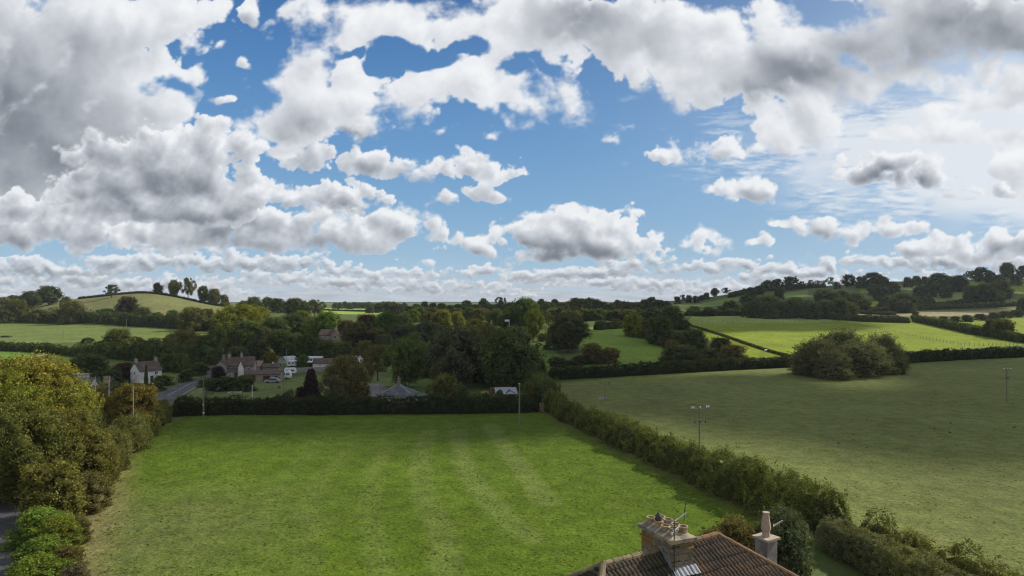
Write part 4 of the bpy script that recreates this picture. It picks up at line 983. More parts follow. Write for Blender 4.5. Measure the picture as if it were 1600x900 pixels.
# shed with a small gable, fence and bench
h = place('shed', 791, 626, math.radians(6), "open fronted shed with blue grey roof beside the gate", 'shed')
for x, y in ((-1.9,-1.4),(1.9,-1.4),(0.2,-1.4)): MB().box(x-.06, x+.06, y-.06, y+.06, 0, 1.6).build('post', WOODG, h)
MB().box(-2, 2, 1.2, 1.35, 0, 1.9).build('back_wall', WOODB, h); MB().box(-2.05, -1.98, -1.3, 1.2, 0, 1.5).build('side_wall', WOODB, h)
rm = MB(); rm.mesh([(-2.3,-1.8,1.55),(2.2,-1.8,1.55),(2.2,1.7,2.45),(-2.3,1.7,2.45),(-2.3,-1.8,1.66),(2.2,-1.8,1.66),(2.2,1.7,2.56),(-2.3,1.7,2.56)],[(0,3,2,1),(4,5,6,7),(0,1,5,4),(1,2,6,5),(2,3,7,6),(3,0,4,7)]); rm.build('roof', GREYP, h)
m, r = MB(), MB(); gable(m, r, -.2, 1.5, -1.9, .6, 1.68, 1.75, 2.25, 'y', .1, .08); m.build('gable_front', WHITEP, h); r.build('gable_roof', SLATE, h)
def panel_fence(pts, hgt, pw, mat, label, cat='fence', name='panel_fence'):
    pp = pts; e = empty(name, (*pp[0], tz(*pp[0]))); tag(e, uniq(label, e), cat)
    n_ = max(2, int(math.hypot(pp[1][0]-pp[0][0], pp[1][1]-pp[0][1])/pw))
    for k in range(n_+1):
        t = k/n_; x, y = pp[0][0]+(pp[1][0]-pp[0][0])*t, pp[0][1]+(pp[1][1]-pp[0][1])*t; z = tz(x, y)
        lx, ly, lz = x-pp[0][0], y-pp[0][1], z-tz(*pp[0])
        MB().box(lx-.05, lx+.05, ly-.05, ly+.05, lz-.2, lz+hgt+.08).build('post', WOODG, e)
        if k < n_:
            x2, y2 = pp[0][0]+(pp[1][0]-pp[0][0])*(k+1)/n_, pp[0][1]+(pp[1][1]-pp[0][1])*(k+1)/n_; z2 = tz(x2, y2)
            b = MB(); m_ = 5
            for j in range(m_):
                za, zb = lz+.05+j*hgt/m_, lz+.05+(j+.88)*hgt/m_; dz = z2-z
                a = (lx+.04, ly+.02, 0); c = (x2-pp[0][0]-.04, y2-pp[0][1]+.02, 0)
                b.mesh([(a[0],a[1]-.02,za),(c[0],c[1]-.02,za+dz),(c[0],c[1]+.02,za+dz),(a[0],a[1]+.02,za),(a[0],a[1]-.02,zb),(c[0],c[1]-.02,zb+dz),(c[0],c[1]+.02,zb+dz),(a[0],a[1]+.02,zb)],[(0,3,2,1),(4,5,6,7),(0,1,5,4),(1,2,6,5),(2,3,7,6),(3,0,4,7)])
            b.build('panel', mat, e)
    return e
panel_fence([G(766,617), G(796,615)], 1.7, 1.8, WOODB, "reddish brown board fence behind the shed")
b = place('garden_bench', 758, 617, math.radians(4), "wooden garden bench on the lawn left of the shed", 'bench')
MB().box(-.9, .9, -.25, .2, .42, .47).build('seat', WOODP, b); MB().box(-.9, .9, .22, .27, .5, .9).build('backrest', WOODP, b)
for x in (-.8, .8):
    for y in (-.2, .22): MB().box(x-.035, x+.035, y-.035, y+.035, 0, .42).build('leg', WOODP, b)

def post_fence(pts, n_, hgt, label, rails=2, mat=WOODG, name='post_fence', pr=.05, world=False, wire=False):
    pp = [p if world else G(*p) for p in pts]; seg = [math.hypot(b[0]-a[0], b[1]-a[1]) for a, b in zip(pp[:-1], pp[1:])]; cum = np.concatenate([[0], np.cumsum(seg)])
    X = [p[0] for p in pp]; Y = [p[1] for p in pp]; o = Vector((pp[0][0], pp[0][1], tz(*pp[0]))); e = empty(name, o); tag(e, uniq(label, e), 'fence')
    L = []
    for k in range(n_):
        s = cum[-1]*k/(n_-1); x, y = float(np.interp(s, cum, X)), float(np.interp(s, cum, Y)); L.append(Vector((x, y, tz(x, y)))-o)
    for p in L: MB().tube(p+Vector((0,0,-.2)), p+Vector((0,0,hgt)), pr, pr, 6).build('post', mat, e)
    for j in range(rails):
        zz = hgt*(.9-j*.4); b = MB()
        for p, q in zip(L[:-1], L[1:]): b.tube(p+Vector((0,0,zz)), q+Vector((0,0,zz)), .012 if wire else .035, None, 4)
        b.build('wire' if wire else 'rail', METAL if wire else mat, e)
post_fence([(634,612),(652,611),(672,613)], 12, 1.1, "dark garden fence with posts right of the bungalow", 3, DARKM)
post_fence([(598,610),(612,609),(634,609)], 10, 1.0, "dark garden fence behind the bungalow roof", 3, DARKM)
post_fence([(1082,505),(1150,506),(1230,505),(1300,504)], 34, 1.3, "wire fence of thin posts across the top of the bright field", 2, WOODG, 'wire_fence', .07, wire=True)
post_fence([(1335,507),(1380,516),(1440,529),(1502,541)], 44, 1.3, "wire fence of posts running diagonally down the bright field at right", 2, WOODG, 'wire_fence', .07, wire=True)
post_fence([(1500,541),(1545,541),(1590,540)], 14, 1.4, "wire fence of posts above the lower right hedge", 2, WOODG, 'wire_fence', .08, wire=True)
post_fence([(31.2,53.5),(32.6,49),(34.6,44)], 8, 1.2, "leaning old post fence in the scrub at lower right", 1, WOODG, 'post_fence', .05, world=True, wire=True)

# gate beside the end of the back hedge
gx, gy = 5.0, 122.3
e = empty('field_gate', (gx, gy, tz(gx, gy))); tag(e, uniq("metal field gate with wooden posts at the far corner of the green field", e), 'gate')
for x in (0.0, .55, 4.6): MB().box(x-.11, x+.11, -.11, .11, -.2, 1.55).build('gate_post', WOODP if x < 1 else WOODG, e)
MB().box(-.1, .66, -.17, -.11, .95, 1.12).build('fence_rail', WOODP, e); MB().box(-.1, .66, -.17, -.11, .45, .6).build('fence_rail', WOODP, e)
for j in range(6): MB().tube((.75, 0, .2+j*.19), (4.45, 0, .2+j*.19), .025, None, 6).build('bar', METAL, e)
for x in (.75, 2.6, 4.45): MB().tube((x, 0.03, .15), (x, 0.03, 1.2), .03, None, 6).build('upright', METAL, e)

# trampoline and picnic table in the meadow, further small things
e = place('trampoline', 367, 618, 0, "pale rimmed trampoline in the meadow behind the back hedge", 'trampoline')
MB().lathe([(1.25,.72),(1.5,.72),(1.5,.84),(1.25,.84),(1.25,.72)], (0,0,0), 28).build('rim_pad', PINKT if False else surf('faded_pad', (.45,.36,.34), (.35,.28,.27), 3), e)
MB().lathe([(.01,.77),(1.24,.77),(1.24,.79),(.01,.79)], (0,0,0), 28).build('mat', TYREM, e)
for k in range(6):
    a = k*math.pi/3; MB().tube((1.35*math.cos(a), 1.35*math.sin(a), 0), (1.35*math.cos(a), 1.35*math.sin(a), .72), .03).build('leg', METAL, e)
e = place('picnic_table', 327, 617, math.radians(10), "brown picnic table in the meadow right of the tall pole", 'table')
MB().box(-.95, .95, -.4, .4, .72, .77).build('table_top', WOODB, e)
for s in (-1, 1):
    MB().box(-.95, .95, s*.72-.13, s*.72+.13, .43, .47).build('bench_seat', WOODB, e)
    MB().box(s*.7-.04, s*.7+.04, -.75, .75, .36, .43).build('cross_bar', WOODB, e)
    for t in (-1, 1): MB().tube((s*.7, t*.2, .72), (s*.7, t*.6, 0), .045).build('leg', WOODB, e)
e = place('bird_table', 436, 621, 0, "dark bird table on a thin post in the meadow", 'bird table')
MB().box(-.03, .03, -.03, .03, 0, 2.0).build('post', WOODG, e); MB().box(-.28, .28, -.25, .25, 2.0, 2.05).build('tray', DARKM, e)
rm = MB(); gm = MB(); gable(gm, rm, -.26, .26, -.22, .22, 2.2, 2.24, 2.42, 'x', .08, .03); rm.build('roof', DARKM, e); MB().box(-.24,-.2,-.03,.03,2.05,2.24).box(.2,.24,-.03,.03,2.05,2.24).build('roof_support', DARKM, e)
e = place('water_trough', 941, 624, math.radians(6), "small blue grey water trough beside the far pole of the olive field", 'trough')
tr = MB().box(-.9,.9,-.3,.3,0,.12).box(-.9,.9,-.3,-.24,.12,.5).box(-.9,.9,.24,.3,.12,.5).box(-.9,-.84,-.24,.24,.12,.5).box(.84,.9,-.24,.24,.12,.5); tr.build('basin', METAL, e); MB().box(-.83,.83,-.235,.235,.38,.40).build('water', GLASS, e)
e = place('water_trough', 1183, 563, math.radians(4), "long pale trough on the grass above the field hedge", 'trough')
tr = MB().box(-1.8,1.8,-.3,.3,0,.12).box(-1.8,1.8,-.3,-.24,.12,.55).box(-1.8,1.8,.24,.3,.12,.55).box(-1.8,-1.74,-.24,.24,.12,.55).box(1.74,1.8,-.24,.24,.12,.55); tr.build('basin', METAL, e)
e = place('log_pile', 10, 527, 0, "dark pile of logs lying in the sunlit left field", 'log pile')
for k in range(9):
    a = k % 5; q = 0 if k < 5 else 1; MB().tube((-2.2+q*.2, -1+a*.5+q*.25, .25+q*.42), (2.2-q*.3, -1+a*.5+q*.25+.1, .25+q*.42), .25, .22, 9).build('log', BARK, e)

# sheep in the bright field: body one closed skin, head and legs of one mesh
def sheep(px, py, rz, label):
    e = place('sheep', px, py, rz, label, 'sheep')
    v, f = ICO
    m = MB()
    prof = [(-.55,.0,.62),(-.5,.2,.66),(-.3,.29,.68),(0,.31,.68),(.3,.29,.70),(.48,.22,.74),(.6,.13,.82),(.72,.10,.86),(.84,.085,.80),(.95,.05,.72)]
    nn = 10; vs = []
    for x, r_, z in prof:
        for i in range(nn): t = 2*math.pi*i/nn; vs.append((x, max(r_,.01)*math.cos(t), z+max(r_,.01)*math.sin(t)*1.05))
    m.mesh(vs, [(j*nn+i, j*nn+(i+1) % nn, (j+1)*nn+(i+1) % nn, (j+1)*nn+i) for j in range(len(prof)-1) for i in range(nn)]+[tuple(range(nn))[::-1], tuple(range((len(prof)-1)*nn, len(prof)*nn))])
    for x in (-.38, .36):
        for s in (-1, 1): m.tube((x, s*.15, .5), (x+.02, s*.15, .25), .07, .045, 6); m.tube((x+.02, s*.15, .25), (x, s*.15, 0), .045, .035, 6)
    m.tube((.74,.07,.92),(.70,.2,.9),.04,.015,5); m.tube((.74,-.07,.92),(.70,-.2,.9),.04,.015,5)
    m.build('body', FABRIC, e, True)
sheep(1196, 550, math.radians(20), "white sheep grazing below the diagonal low hedge")
def crow(px, py, rz, label):
    e = place('crow', px, py, rz, label, 'bird', 'crows feeding in the olive field'); m = MB()
    rs_c = .75
    prof = [(-.36,.01,.17),(-.26,.035,.19),(-.14,.07,.22),(0,.10,.25),(.1,.095,.28),(.18,.06,.33),(.24,.055,.37),(.29,.045,.375),(.32,.018,.37),(.40,.005,.355)]
    nn = 8; vs = [(x, r_*math.cos(2*math.pi*i/nn), z+r_*math.sin(2*math.pi*i/nn)) for x, r_, z in prof for i in range(nn)]
    m.mesh(vs, [(j*nn+i, j*nn+(i+1) % nn, (j+1)*nn+(i+1) % nn, (j+1)*nn+i) for j in range(len(prof)-1) for i in range(nn)]+[tuple(range(nn))[::-1], tuple(range((len(prof)-1)*nn, len(prof)*nn))])
    for s in (-1, 1): m.tube((.02, s*.04, .18), (.03, s*.04, .05), .012, .01, 5); m.tube((.03, s*.04, .05), (.09, s*.05, .05), .012, .006, 5)
    b_ = m.build('body', TYREM, e, True); b_.scale = (rs_c,)*3
for px, py, a, lb in ((1333,689,1,"black crow, second from the left of the birds in the olive field"),(1310,694,2.2,"black crow farthest left of the birds in the olive field"),(1485,662,.5,"black crow, upper one of the pair in the olive field"),(1484,677,3,"black crow, lower one of the pair in the olive field"),(1460,670,4,"black crow just left of the crow pair in the olive field"),(1585,669,5,"black crow farthest right in the olive field")): crow(px, py, a, lb)

# ---------------------------------------------------------------- uneven grass: low tufts over the near parts of both fields
def tufts(n, box, poly, size, seed, colr, label):
    rng = np.random.RandomState(seed); x = rng.uniform(box[0], box[1], n); y = rng.uniform(box[2], box[3], n)
    ok = in_poly(x, y, poly); f = np.sin(x*.9+seed)*np.sin(y*.7+x*.3)+.7*np.sin(x*2.3+y*1.9)+.5*np.sin(x*.21-y*.37); ok &= rng.uniform(-1.8, 1.4, n) < f
    x, y = x[ok], y[ok]; k = 4; m_ = len(x); X = np.repeat(x, k)+rng.normal(0, size*.8, m_*k); Y = np.repeat(y, k)+rng.normal(0, size*.8, m_*k)
    Z = terrain(X, Y)+rng.uniform(.01, size*.55, m_*k); c = np.repeat(np.clip(rng.normal(.45, .22, m_), 0, 1), k)
    nr_ = np.tile(np.array([0, 0, 2.6]), (m_*k, 1)); V_, F_, C_ = leaves(np.stack([X, Y, Z], -1), nr_, size, rng, c)
    o = mesh_np('grass_tufts', V_, F_, LEAFH, attrs={'clump': ('FLOAT', 'POINT', C_)}); o.color = (*colr, 1); tag(o, label, kind='stuff')
tufts(22000, (-55, 25, 44, 112), main_poly, .075, 4, (.105, .158, .018), 'fine uneven tufts in the green field')
tufts(13000, (12, 110, 50, 150), right_poly, .080, 9, (.150, .172, .050), 'fine uneven tufts in the olive field')

# ---------------------------------------------------------------- poles and wires
PALEPOLE = surf('pale_pole', (.36,.35,.32), (.26,.25,.22), 6)
POLEM = surf('pole_wood', (.22,.185,.135), (.15,.125,.09), 6, bump=.2, stretch=(1,1,.15))
def w_big(a): return a > 1.9
def pole(px, Y, top, label, arm=0, arm2=0, rz=0.0, r=.13, sign=False, mat=None, x=None, name='utility_pole', stay=False, ins_mat=None):
    X, Yy = P(px, Y); z = tz(X, Yy); H = CAM_Z-(top-HZ)*Yy/F_PX-z
    e = empty(name, (X, Yy, z), rz); tag(e, uniq(label, e), 'pole')
    MB().tube((0,0,-.3), (0,0,H), r, r*.72, 10).build('shaft', mat or POLEM, e)
    im = ins_mat or (CERAM if w_big(arm) else DARKM)
    tips = []
    for (w, dz, im_) in ((arm, .22, im), (arm2, 1.55, DARKM)):
        if not w: continue
        MB().box(-w/2, w/2, -.18, -.09, H-dz-.07, H-dz+.07).build('crossarm', POLEM, e)
        for xx in (-w/2+.06, -w/2+.34, 0, w/2-.34, w/2-.06) if w > 1.9 and dz < 1 else (-w/2+.08, 0, w/2-.08):
            s = 1 if dz < 1 else -1
            MB().lathe([(.035,0),(.035,.07),(.095,.09),(.07,.14),(.10,.165),(.06,.26),(.02,.28)], (xx, -.135, H-dz+(.09 if s > 0 else -.42)), 9).build('insulator', im_, e)
            if dz < 1: tips.append(Vector((X+math.cos(rz)*xx, Yy+math.sin(rz)*xx, z+H-dz+.27)))
    if sign:
        MB().box(-.14,.14,-.16,-.13,2.2,2.55).build('warning_plate', surf('yellow_plate', (.55,.42,.05), (.4,.3,.05), 5), e)
        MB().lathe([(r*.99+.02,.9),(r*.99+.02,1.1)], (0,0,0), 10).build('marker_band', WHITEP, e)
    return e, tips, Vector((X, Yy, z+H))
pA, _, tA = pole(318, 115, 590, "tall wooden pole with short crossarm in front of the back hedge at left", 1.0, sign=True)
MB().box(-.55,-.25,-.2,.1,4.3,5.0).build('transformer_box', GREYP, pA)
pB, _, tB = pole(811.5, 108, 600, "plain wooden pole standing in the green field near the gate", 0)
MB().lathe([(.16,0),(.1,.12),(.02,.2)], (0,0,float(tB.z)-tz(tB.x,tB.y)-.02), 8).build('cap', METAL, pB)
pC, tC, _ = pole(945, 137, 598, "wooden pole with dark insulators far back in the olive field", 2.2, 0, .1, r=.12, ins_mat=DARKM)
pD, tD, _ = pole(1093, 84, 636, "nearest wooden pole with white insulators rising from the long hedge", 2.55, 1.7, .35, r=.12)
pE, tE, _ = pole(1573, 133, 576, "wooden pole with crossarm alone at the right of the olive field", 2.0, .9, .2, r=.13)
pole(277, 150, 587, "plain pale pole beside the village road", 0, r=.12)
pole(149, 118, 589, "left one of the two tall T shaped poles above the orange tinted tree", 1.5, 0, .1, mat=PALEPOLE)
pole(170, 112, 590, "right one of the two tall T shaped poles above the orange tinted tree", 1.5, .9, .1, mat=PALEPOLE)
pole(208, 97, 603, "short pale pole in front of the orange tinted tree", 0, r=.07, mat=PALEPOLE)
pole(394, 140, 601, "thin white pole in the meadow behind the back hedge", 0, r=.07, mat=WHITEP)
pole(443.5, 160, 566, "wooden pole rising in front of the white caravan", 0, r=.11)
pole(594, 138, 590, "pale pole at the corner of the grey drive", 0, r=.11)
pole(98.5, 330, 516, "small distant pole in the left part of the sunlit field", 0, r=.13)
pole(197.5, 400, 499, "small distant pole in the right part of the sunlit field", .9, r=.13)
pole(482, 290, 529, "pole standing in the wood left of the brown roofed house", 0, r=.12)
pole(448, 215, 545, "thin mast behind the rounded polytunnel", 0, r=.08, mat=METAL)
e, _, tf = pole(795.5, 250, 499, "white flag pole with a small pale flag among the wood trees", 0, r=.12, mat=WHITEP, name='flag_pole')
fl = MB()
for i in range(5):
    for s in (0,): fl.poly([(-.1-i*.3, .05*math.sin(i*1.3), -.8), (-.1-(i+1)*.3, .05*math.sin((i+1)*1.3), -.84), (-.1-(i+1)*.3, .05*math.sin((i+1)*1.3), -.1), (-.1-i*.3, .05*math.sin(i*1.3), -.05)])
hh = tf.z-tz(tf.x, tf.y); fl.v = [(a, b, c+hh) for a, b, c in fl.v]; fl.build('flag', FABRIC, e)
def wire(a, b, sag, label):
    m = MB(); n = 16; pts = []
    for i in range(n+1):
        t = i/n; p = a.lerp(b, t); pts.append(Vector((p.x, p.y, p.z-sag*4*t*(1-t)))-a)
    for p, q in zip(pts[:-1], pts[1:]): m.tube(p, q, .011, None, 4, False)
    o = m.build('overhead_wire', DARKM, None); o.location = a; tag(o, uniq(label, o), 'wire'); return o
for k, w in ((0,'left'),(2,'middle'),(4,'right')): wire(tD[k], tC[k], .8, f"{w} wire strung between the nearest and the far pole of the olive field")

wire(tA, Vector((*P(170,112), tA.z-.6)), .7, "wire running left from the tall pole at the back hedge")
wire(tA, Vector((*P(277,150), tA.z-1.2)), .5, "wire running from the tall pole to the village road pole")
wire(Vector((*P(170,112), tA.z-.4)), Vector((*P(208,97), tA.z-1.5)), .3, "short wire between the tall T pole and the short pale pole")
# ---------------------------------------------------------------- the near house
def tile_mat(name, c1, c2, moss, orange, amt):
    m, n, l = new_mat(name)
    out = n.new('ShaderNodeOutputMaterial'); b = n.new('ShaderNodeBsdfPrincipled'); l.new(b.outputs[0], out.inputs[0]); b.inputs['Roughness'].default_value = .9; b.inputs['Specular IOR Level'].default_value = .2
    tc = n.new('ShaderNodeTexCoord')
    def nz(s, d=6, ro=.6):
        q = n.new('ShaderNodeTexNoise'); q.inputs['Scale'].default_value = s; q.inputs['Detail'].default_value = d; q.inputs['Roughness'].default_value = ro; l.new(tc.outputs['Object'], q.inputs['Vector']); return q.outputs['Fac']
    def mix(f, lo, hi, A, B, top=1.0):
        r_ = n.new('ShaderNodeMapRange'); r_.inputs['From Min'].default_value = lo; r_.inputs['From Max'].default_value = hi; r_.inputs['To Max'].default_value = top; l.new(f, r_.inputs['Value'])
        x = n.new('ShaderNodeMix'); x.data_type = 'RGBA'; l.new(r_.outputs['Result'], x.inputs['Factor'])
        if isinstance(A, tuple): x.inputs['A'].default_value = (*A, 1)
        else: l.new(A, x.inputs['A'])
        x.inputs['B'].default_value = (*B, 1); return x.outputs['Result']
    v = n.new('ShaderNodeTexVoronoi'); v.inputs['Scale'].default_value = 3.2; l.new(tc.outputs['Object'], v.inputs['Vector'])
    c = mix(v.outputs['Color'], .2, .8, c1, c2)
    c = mix(nz(.8), .45, .62, c, orange, amt); c = mix(nz(2.2, 8), .52, .62, c, moss, .85); c = mix(nz(13, 4, .7), .66, .70, c, (.42,.41,.36), .9)
    # near-black colour in the troughs between the rolls of the tiles
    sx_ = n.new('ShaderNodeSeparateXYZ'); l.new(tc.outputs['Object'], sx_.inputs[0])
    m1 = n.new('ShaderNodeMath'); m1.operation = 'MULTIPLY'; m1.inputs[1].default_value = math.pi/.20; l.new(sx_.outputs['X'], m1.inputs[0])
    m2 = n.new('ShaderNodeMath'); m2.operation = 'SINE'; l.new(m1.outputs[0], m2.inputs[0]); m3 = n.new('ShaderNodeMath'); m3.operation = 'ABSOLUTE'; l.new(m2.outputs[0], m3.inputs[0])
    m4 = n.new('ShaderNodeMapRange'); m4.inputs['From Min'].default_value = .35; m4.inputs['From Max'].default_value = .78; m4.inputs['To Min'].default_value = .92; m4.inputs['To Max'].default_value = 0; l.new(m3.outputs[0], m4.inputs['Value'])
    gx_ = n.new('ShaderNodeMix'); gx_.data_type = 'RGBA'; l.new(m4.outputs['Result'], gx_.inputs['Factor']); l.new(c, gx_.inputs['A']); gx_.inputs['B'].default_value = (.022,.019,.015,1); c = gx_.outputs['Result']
    l.new(c, b.inputs['Base Color'])
    bp = n.new('ShaderNodeBump'); bp.inputs['Strength'].default_value = .5; bp.inputs['Distance'].default_value = .02; l.new(nz(30, 4), bp.inputs['Height']); l.new(bp.outputs[0], b.inputs['Normal'])
    return m
PANT = tile_mat('mottled_roof_tiles', (.066,.040,.026), (.042,.031,.024), (.026,.023,.017), (.15,.075,.026), .55)
PANTD = tile_mat('mossy_dark_tiles', (.075,.055,.036), (.05,.042,.03), (.032,.036,.02), (.12,.09,.05), .4)
RIDGE = surf('orange_ridge_tiles', (.22,.11,.045), (.15,.085,.045), 5, bump=.4, c3=(.14,.11,.07), s3=1.6)
RIDGEM = surf('mossy_ridge_tiles', (.20,.16,.09), (.11,.095,.055), 5, bump=.5, c3=(.27,.20,.12), s3=1.8)
def stone_blocks(name, c1, c2, lichen, amt):
    m, n, l = new_mat(name)
    out = n.new('ShaderNodeOutputMaterial'); b = n.new('ShaderNodeBsdfPrincipled'); l.new(b.outputs[0], out.inputs[0]); b.inputs['Roughness'].default_value = .92
    tc = n.new('ShaderNodeTexCoord'); sp = n.new('ShaderNodeSeparateXYZ'); l.new(tc.outputs['Object'], sp.inputs[0])
    ad = n.new('ShaderNodeMath'); ad.operation = 'ADD'; l.new(sp.outputs['X'], ad.inputs[0]); l.new(sp.outputs['Y'], ad.inputs[1])
    cb = n.new('ShaderNodeCombineXYZ'); l.new(ad.outputs[0], cb.inputs['X']); l.new(sp.outputs['Z'], cb.inputs['Y'])
    bk = n.new('ShaderNodeTexBrick'); bk.inputs['Scale'].default_value = 1.0; bk.inputs['Brick Width'].default_value = .5; bk.inputs['Row Height'].default_value = .27; bk.inputs['Mortar Size'].default_value = .014
    bk.inputs['Color1'].default_value = (*c1, 1); bk.inputs['Color2'].default_value = (*c2, 1); bk.inputs['Mortar'].default_value = (.07,.06,.045, 1); l.new(cb.outputs[0], bk.inputs['Vector'])
    col = bk.outputs['Color']
    for (s, lo, hi, cc, top) in ((1.1, .50, .60, lichen, amt), (3.5, .5, .66, (.10,.085,.06), .75), (11, .58, .66, (.40,.37,.28), .5)):
        q = n.new('ShaderNodeTexNoise'); q.inputs['Scale'].default_value = s; q.inputs['Detail'].default_value = 7; l.new(tc.outputs['Object'], q.inputs['Vector'])
        r_ = n.new('ShaderNodeMapRange'); r_.inputs['From Min'].default_value = lo; r_.inputs['From Max'].default_value = hi; r_.inputs['To Max'].default_value = top; l.new(q.outputs['Fac'], r_.inputs['Value'])
        x = n.new('ShaderNodeMix'); x.data_type = 'RGBA'; l.new(r_.outputs['Result'], x.inputs['Factor']); l.new(col, x.inputs['A']); x.inputs['B'].default_value = (*cc, 1); col = x.outputs['Result']
    l.new(col, b.inputs['Base Color'])
    bp = n.new('ShaderNodeBump'); bp.inputs['Strength'].default_value = .7; bp.inputs['Distance'].default_value = .02; l.new(bk.outputs['Fac'], bp.inputs['Height']); bp.invert = True
    q = n.new('ShaderNodeTexNoise'); q.inputs['Scale'].default_value = 14; l.new(tc.outputs['Object'], q.inputs['Vector'])
    b2 = n.new('ShaderNodeBump'); b2.inputs['Strength'].default_value = .5; b2.inputs['Distance'].default_value = .03; l.new(q.outputs['Fac'], b2.inputs['Height']); l.new(bp.outputs[0], b2.inputs['Normal']); l.new(b2.outputs[0], b.inputs['Normal'])
    return m
STONE = stone_blocks('lichened_bath_stone', (.26,.195,.125), (.185,.14,.095), (.22,.12,.02), 1.0)
RENDERG = surf('grey_cement_render', (.34,.31,.28), (.26,.24,.22), 3, bump=.2, c3=(.20,.18,.16), s3=1.5)
POTM = surf('buff_chimney_pot', (.42,.30,.17), (.33,.23,.13), 6, bump=.2, c3=(.22,.18,.13), s3=3)
LEAD = surf('lead_flashing', (.27,.285,.31), (.17,.18,.20), 5, rough=.65, metal=.1)

Rt = math.radians(32)
BX = 5.66; BY = 26.63                    # a point of the ridge; local x runs along the ridge, local -y faces the camera
house = empty('stone_house', (BX, BY, 0), Rt); tag(house, uniq("near house with mottled tiled roof cut by the bottom edge of the photo", house), 'house')
RZ, PITCH, KE = 10.22, .70, 4.7
XL, XR = -2.72, 3.377                    # ridge ends
def roof_face(name, kind, mat):
    """real corrugated tile courses on one slope of the hipped roof"""
    run = .30; nrow = int(KE/run); V = []; F = []
    ss = .033
    if kind in ('front', 'back'): a0, a1, grow = XL, XR, True
    for i in range(nrow):
        d0, d1 = i*run, (i+1)*run
        for (da, db, lift0, lift1) in ((d0, d1, .0, .035), ):
            if kind in ('front', 'back'): lo, hi = XL-d1, XR+d1
            else: lo, hi = -d1, d1
            n_ = int((hi-lo)/ss)+1
            i0 = len(V)
            for k in range(n_+1):
                s = lo+(hi-lo)*k/n_
                if kind in ('front', 'back'): smn, smx = (XL-s if s < XL else (s-XR if s > XR else 0)), KE
                else: smn = abs(s)
                for j, d in enumerate((da, db, db)):
                    dd = max(d, smn)
                    rib = abs(math.sin(s*math.pi/.20))**.6*.075
                    lf = (.0, .055, .005)[j]
                    z = RZ-PITCH*dd+rib+lf+.012*math.sin(s*1.3+i*2.1)
                    if kind == 'front': V.append((s, -dd, z))
                    elif kind == 'back': V.append((s, dd, z))
                    elif kind == 'right': V.append((XR+dd, s, z))
                    else: V.append((XL-dd, s, z))
            for k in range(n_):
                a = i0+k*3; b = a+3
                F.append((a, a+1, b+1, b)); F.append((a+1, a+2, b+2, b+1))
    return mesh_np(name, V, F, mat, house)
ef = roof_face('roof_slope', 'front', PANT)
# split of the front slope: the part left of the stack is darker and mossy, its own mesh
def split_front():
    me = ef.data; n = len(me.polygons); cen = np.zeros(n*3, np.float32); me.polygons.foreach_get('center', cen); cen = cen.reshape(-1, 3)
    ver = np.zeros(len(me.vertices)*3, np.float32); me.vertices.foreach_get('co', ver); ver = ver.reshape(-1, 3)
    lv = np.zeros(len(me.loops), np.int32); me.loops.foreach_get('vertex_index', lv); fa = lv.reshape(-1, 4)
    left = cen[:, 0] < .55
    for nm, msk, mt in (('roof_slope', ~left, PANT), ('mossy_roof_slope', left, PANTD)):
        mesh_np(nm, ver, fa[msk], mt, house)
    bpy.data.objects.remove(ef)
split_front()
roof_face('roof_slope', 'back', PANT); roof_face('roof_slope', 'right', PANT); roof_face('roof_slope', 'left', PANTD)
def ridge_run(p, q, mat, name, seglen=.42, r=.13):
    p, q = Vector(p), Vector(q); L = (q-p).length; n_ = int(L/seglen); m = MB()
    for i in range(n_):
        a = p.lerp(q, i/n_); b = p.lerp(q, (i+1)/n_+.02/n_)
        m.tube(a, b, r*(1.06+.03*math.sin(i*3.1)), r*.95, 10)
    return m.build(name, mat, house, False)
zr = RZ-.0
ridge_run((XL, 0, zr), (.0, 0, zr), RIDGEM, 'ridge_tiles'); ridge_run((1.04, 0, zr), (XR, 0, zr), RIDGE, 'ridge_tiles')
for sx, sy, mt in ((1,-1,RIDGE),(1,1,RIDGE),(-1,-1,RIDGEM),(-1,1,RIDGEM)):
    x0 = XR if sx > 0 else XL
    ridge_run((x0, 0, zr), (x0+sx*KE, sy*KE, RZ-PITCH*KE+.02), mt, 'hip_tiles')
ez = RZ-PITCH*KE-.1
MB().box(XL-KE+.35, XR+KE-.35, -KE+.35, KE-.35, -.3, ez).build('wall', STONE, house)
MB().box(XL-KE-.05, XR+KE+.05, -KE-.08, -KE-.02, ez-.12, ez+.06).build('gutter', DARKM, house)
for x in (-5, -2, 1, 4, 7): window(house, x, -KE+.35, 4.6, 1.1, 1.3); window(house, x, -KE+.35, 1.7, 1.1, 1.4)
MB().box(2.1, 3.1, -KE+.27, -KE+.349, 0, 2.1).build('door', DARKM, house)
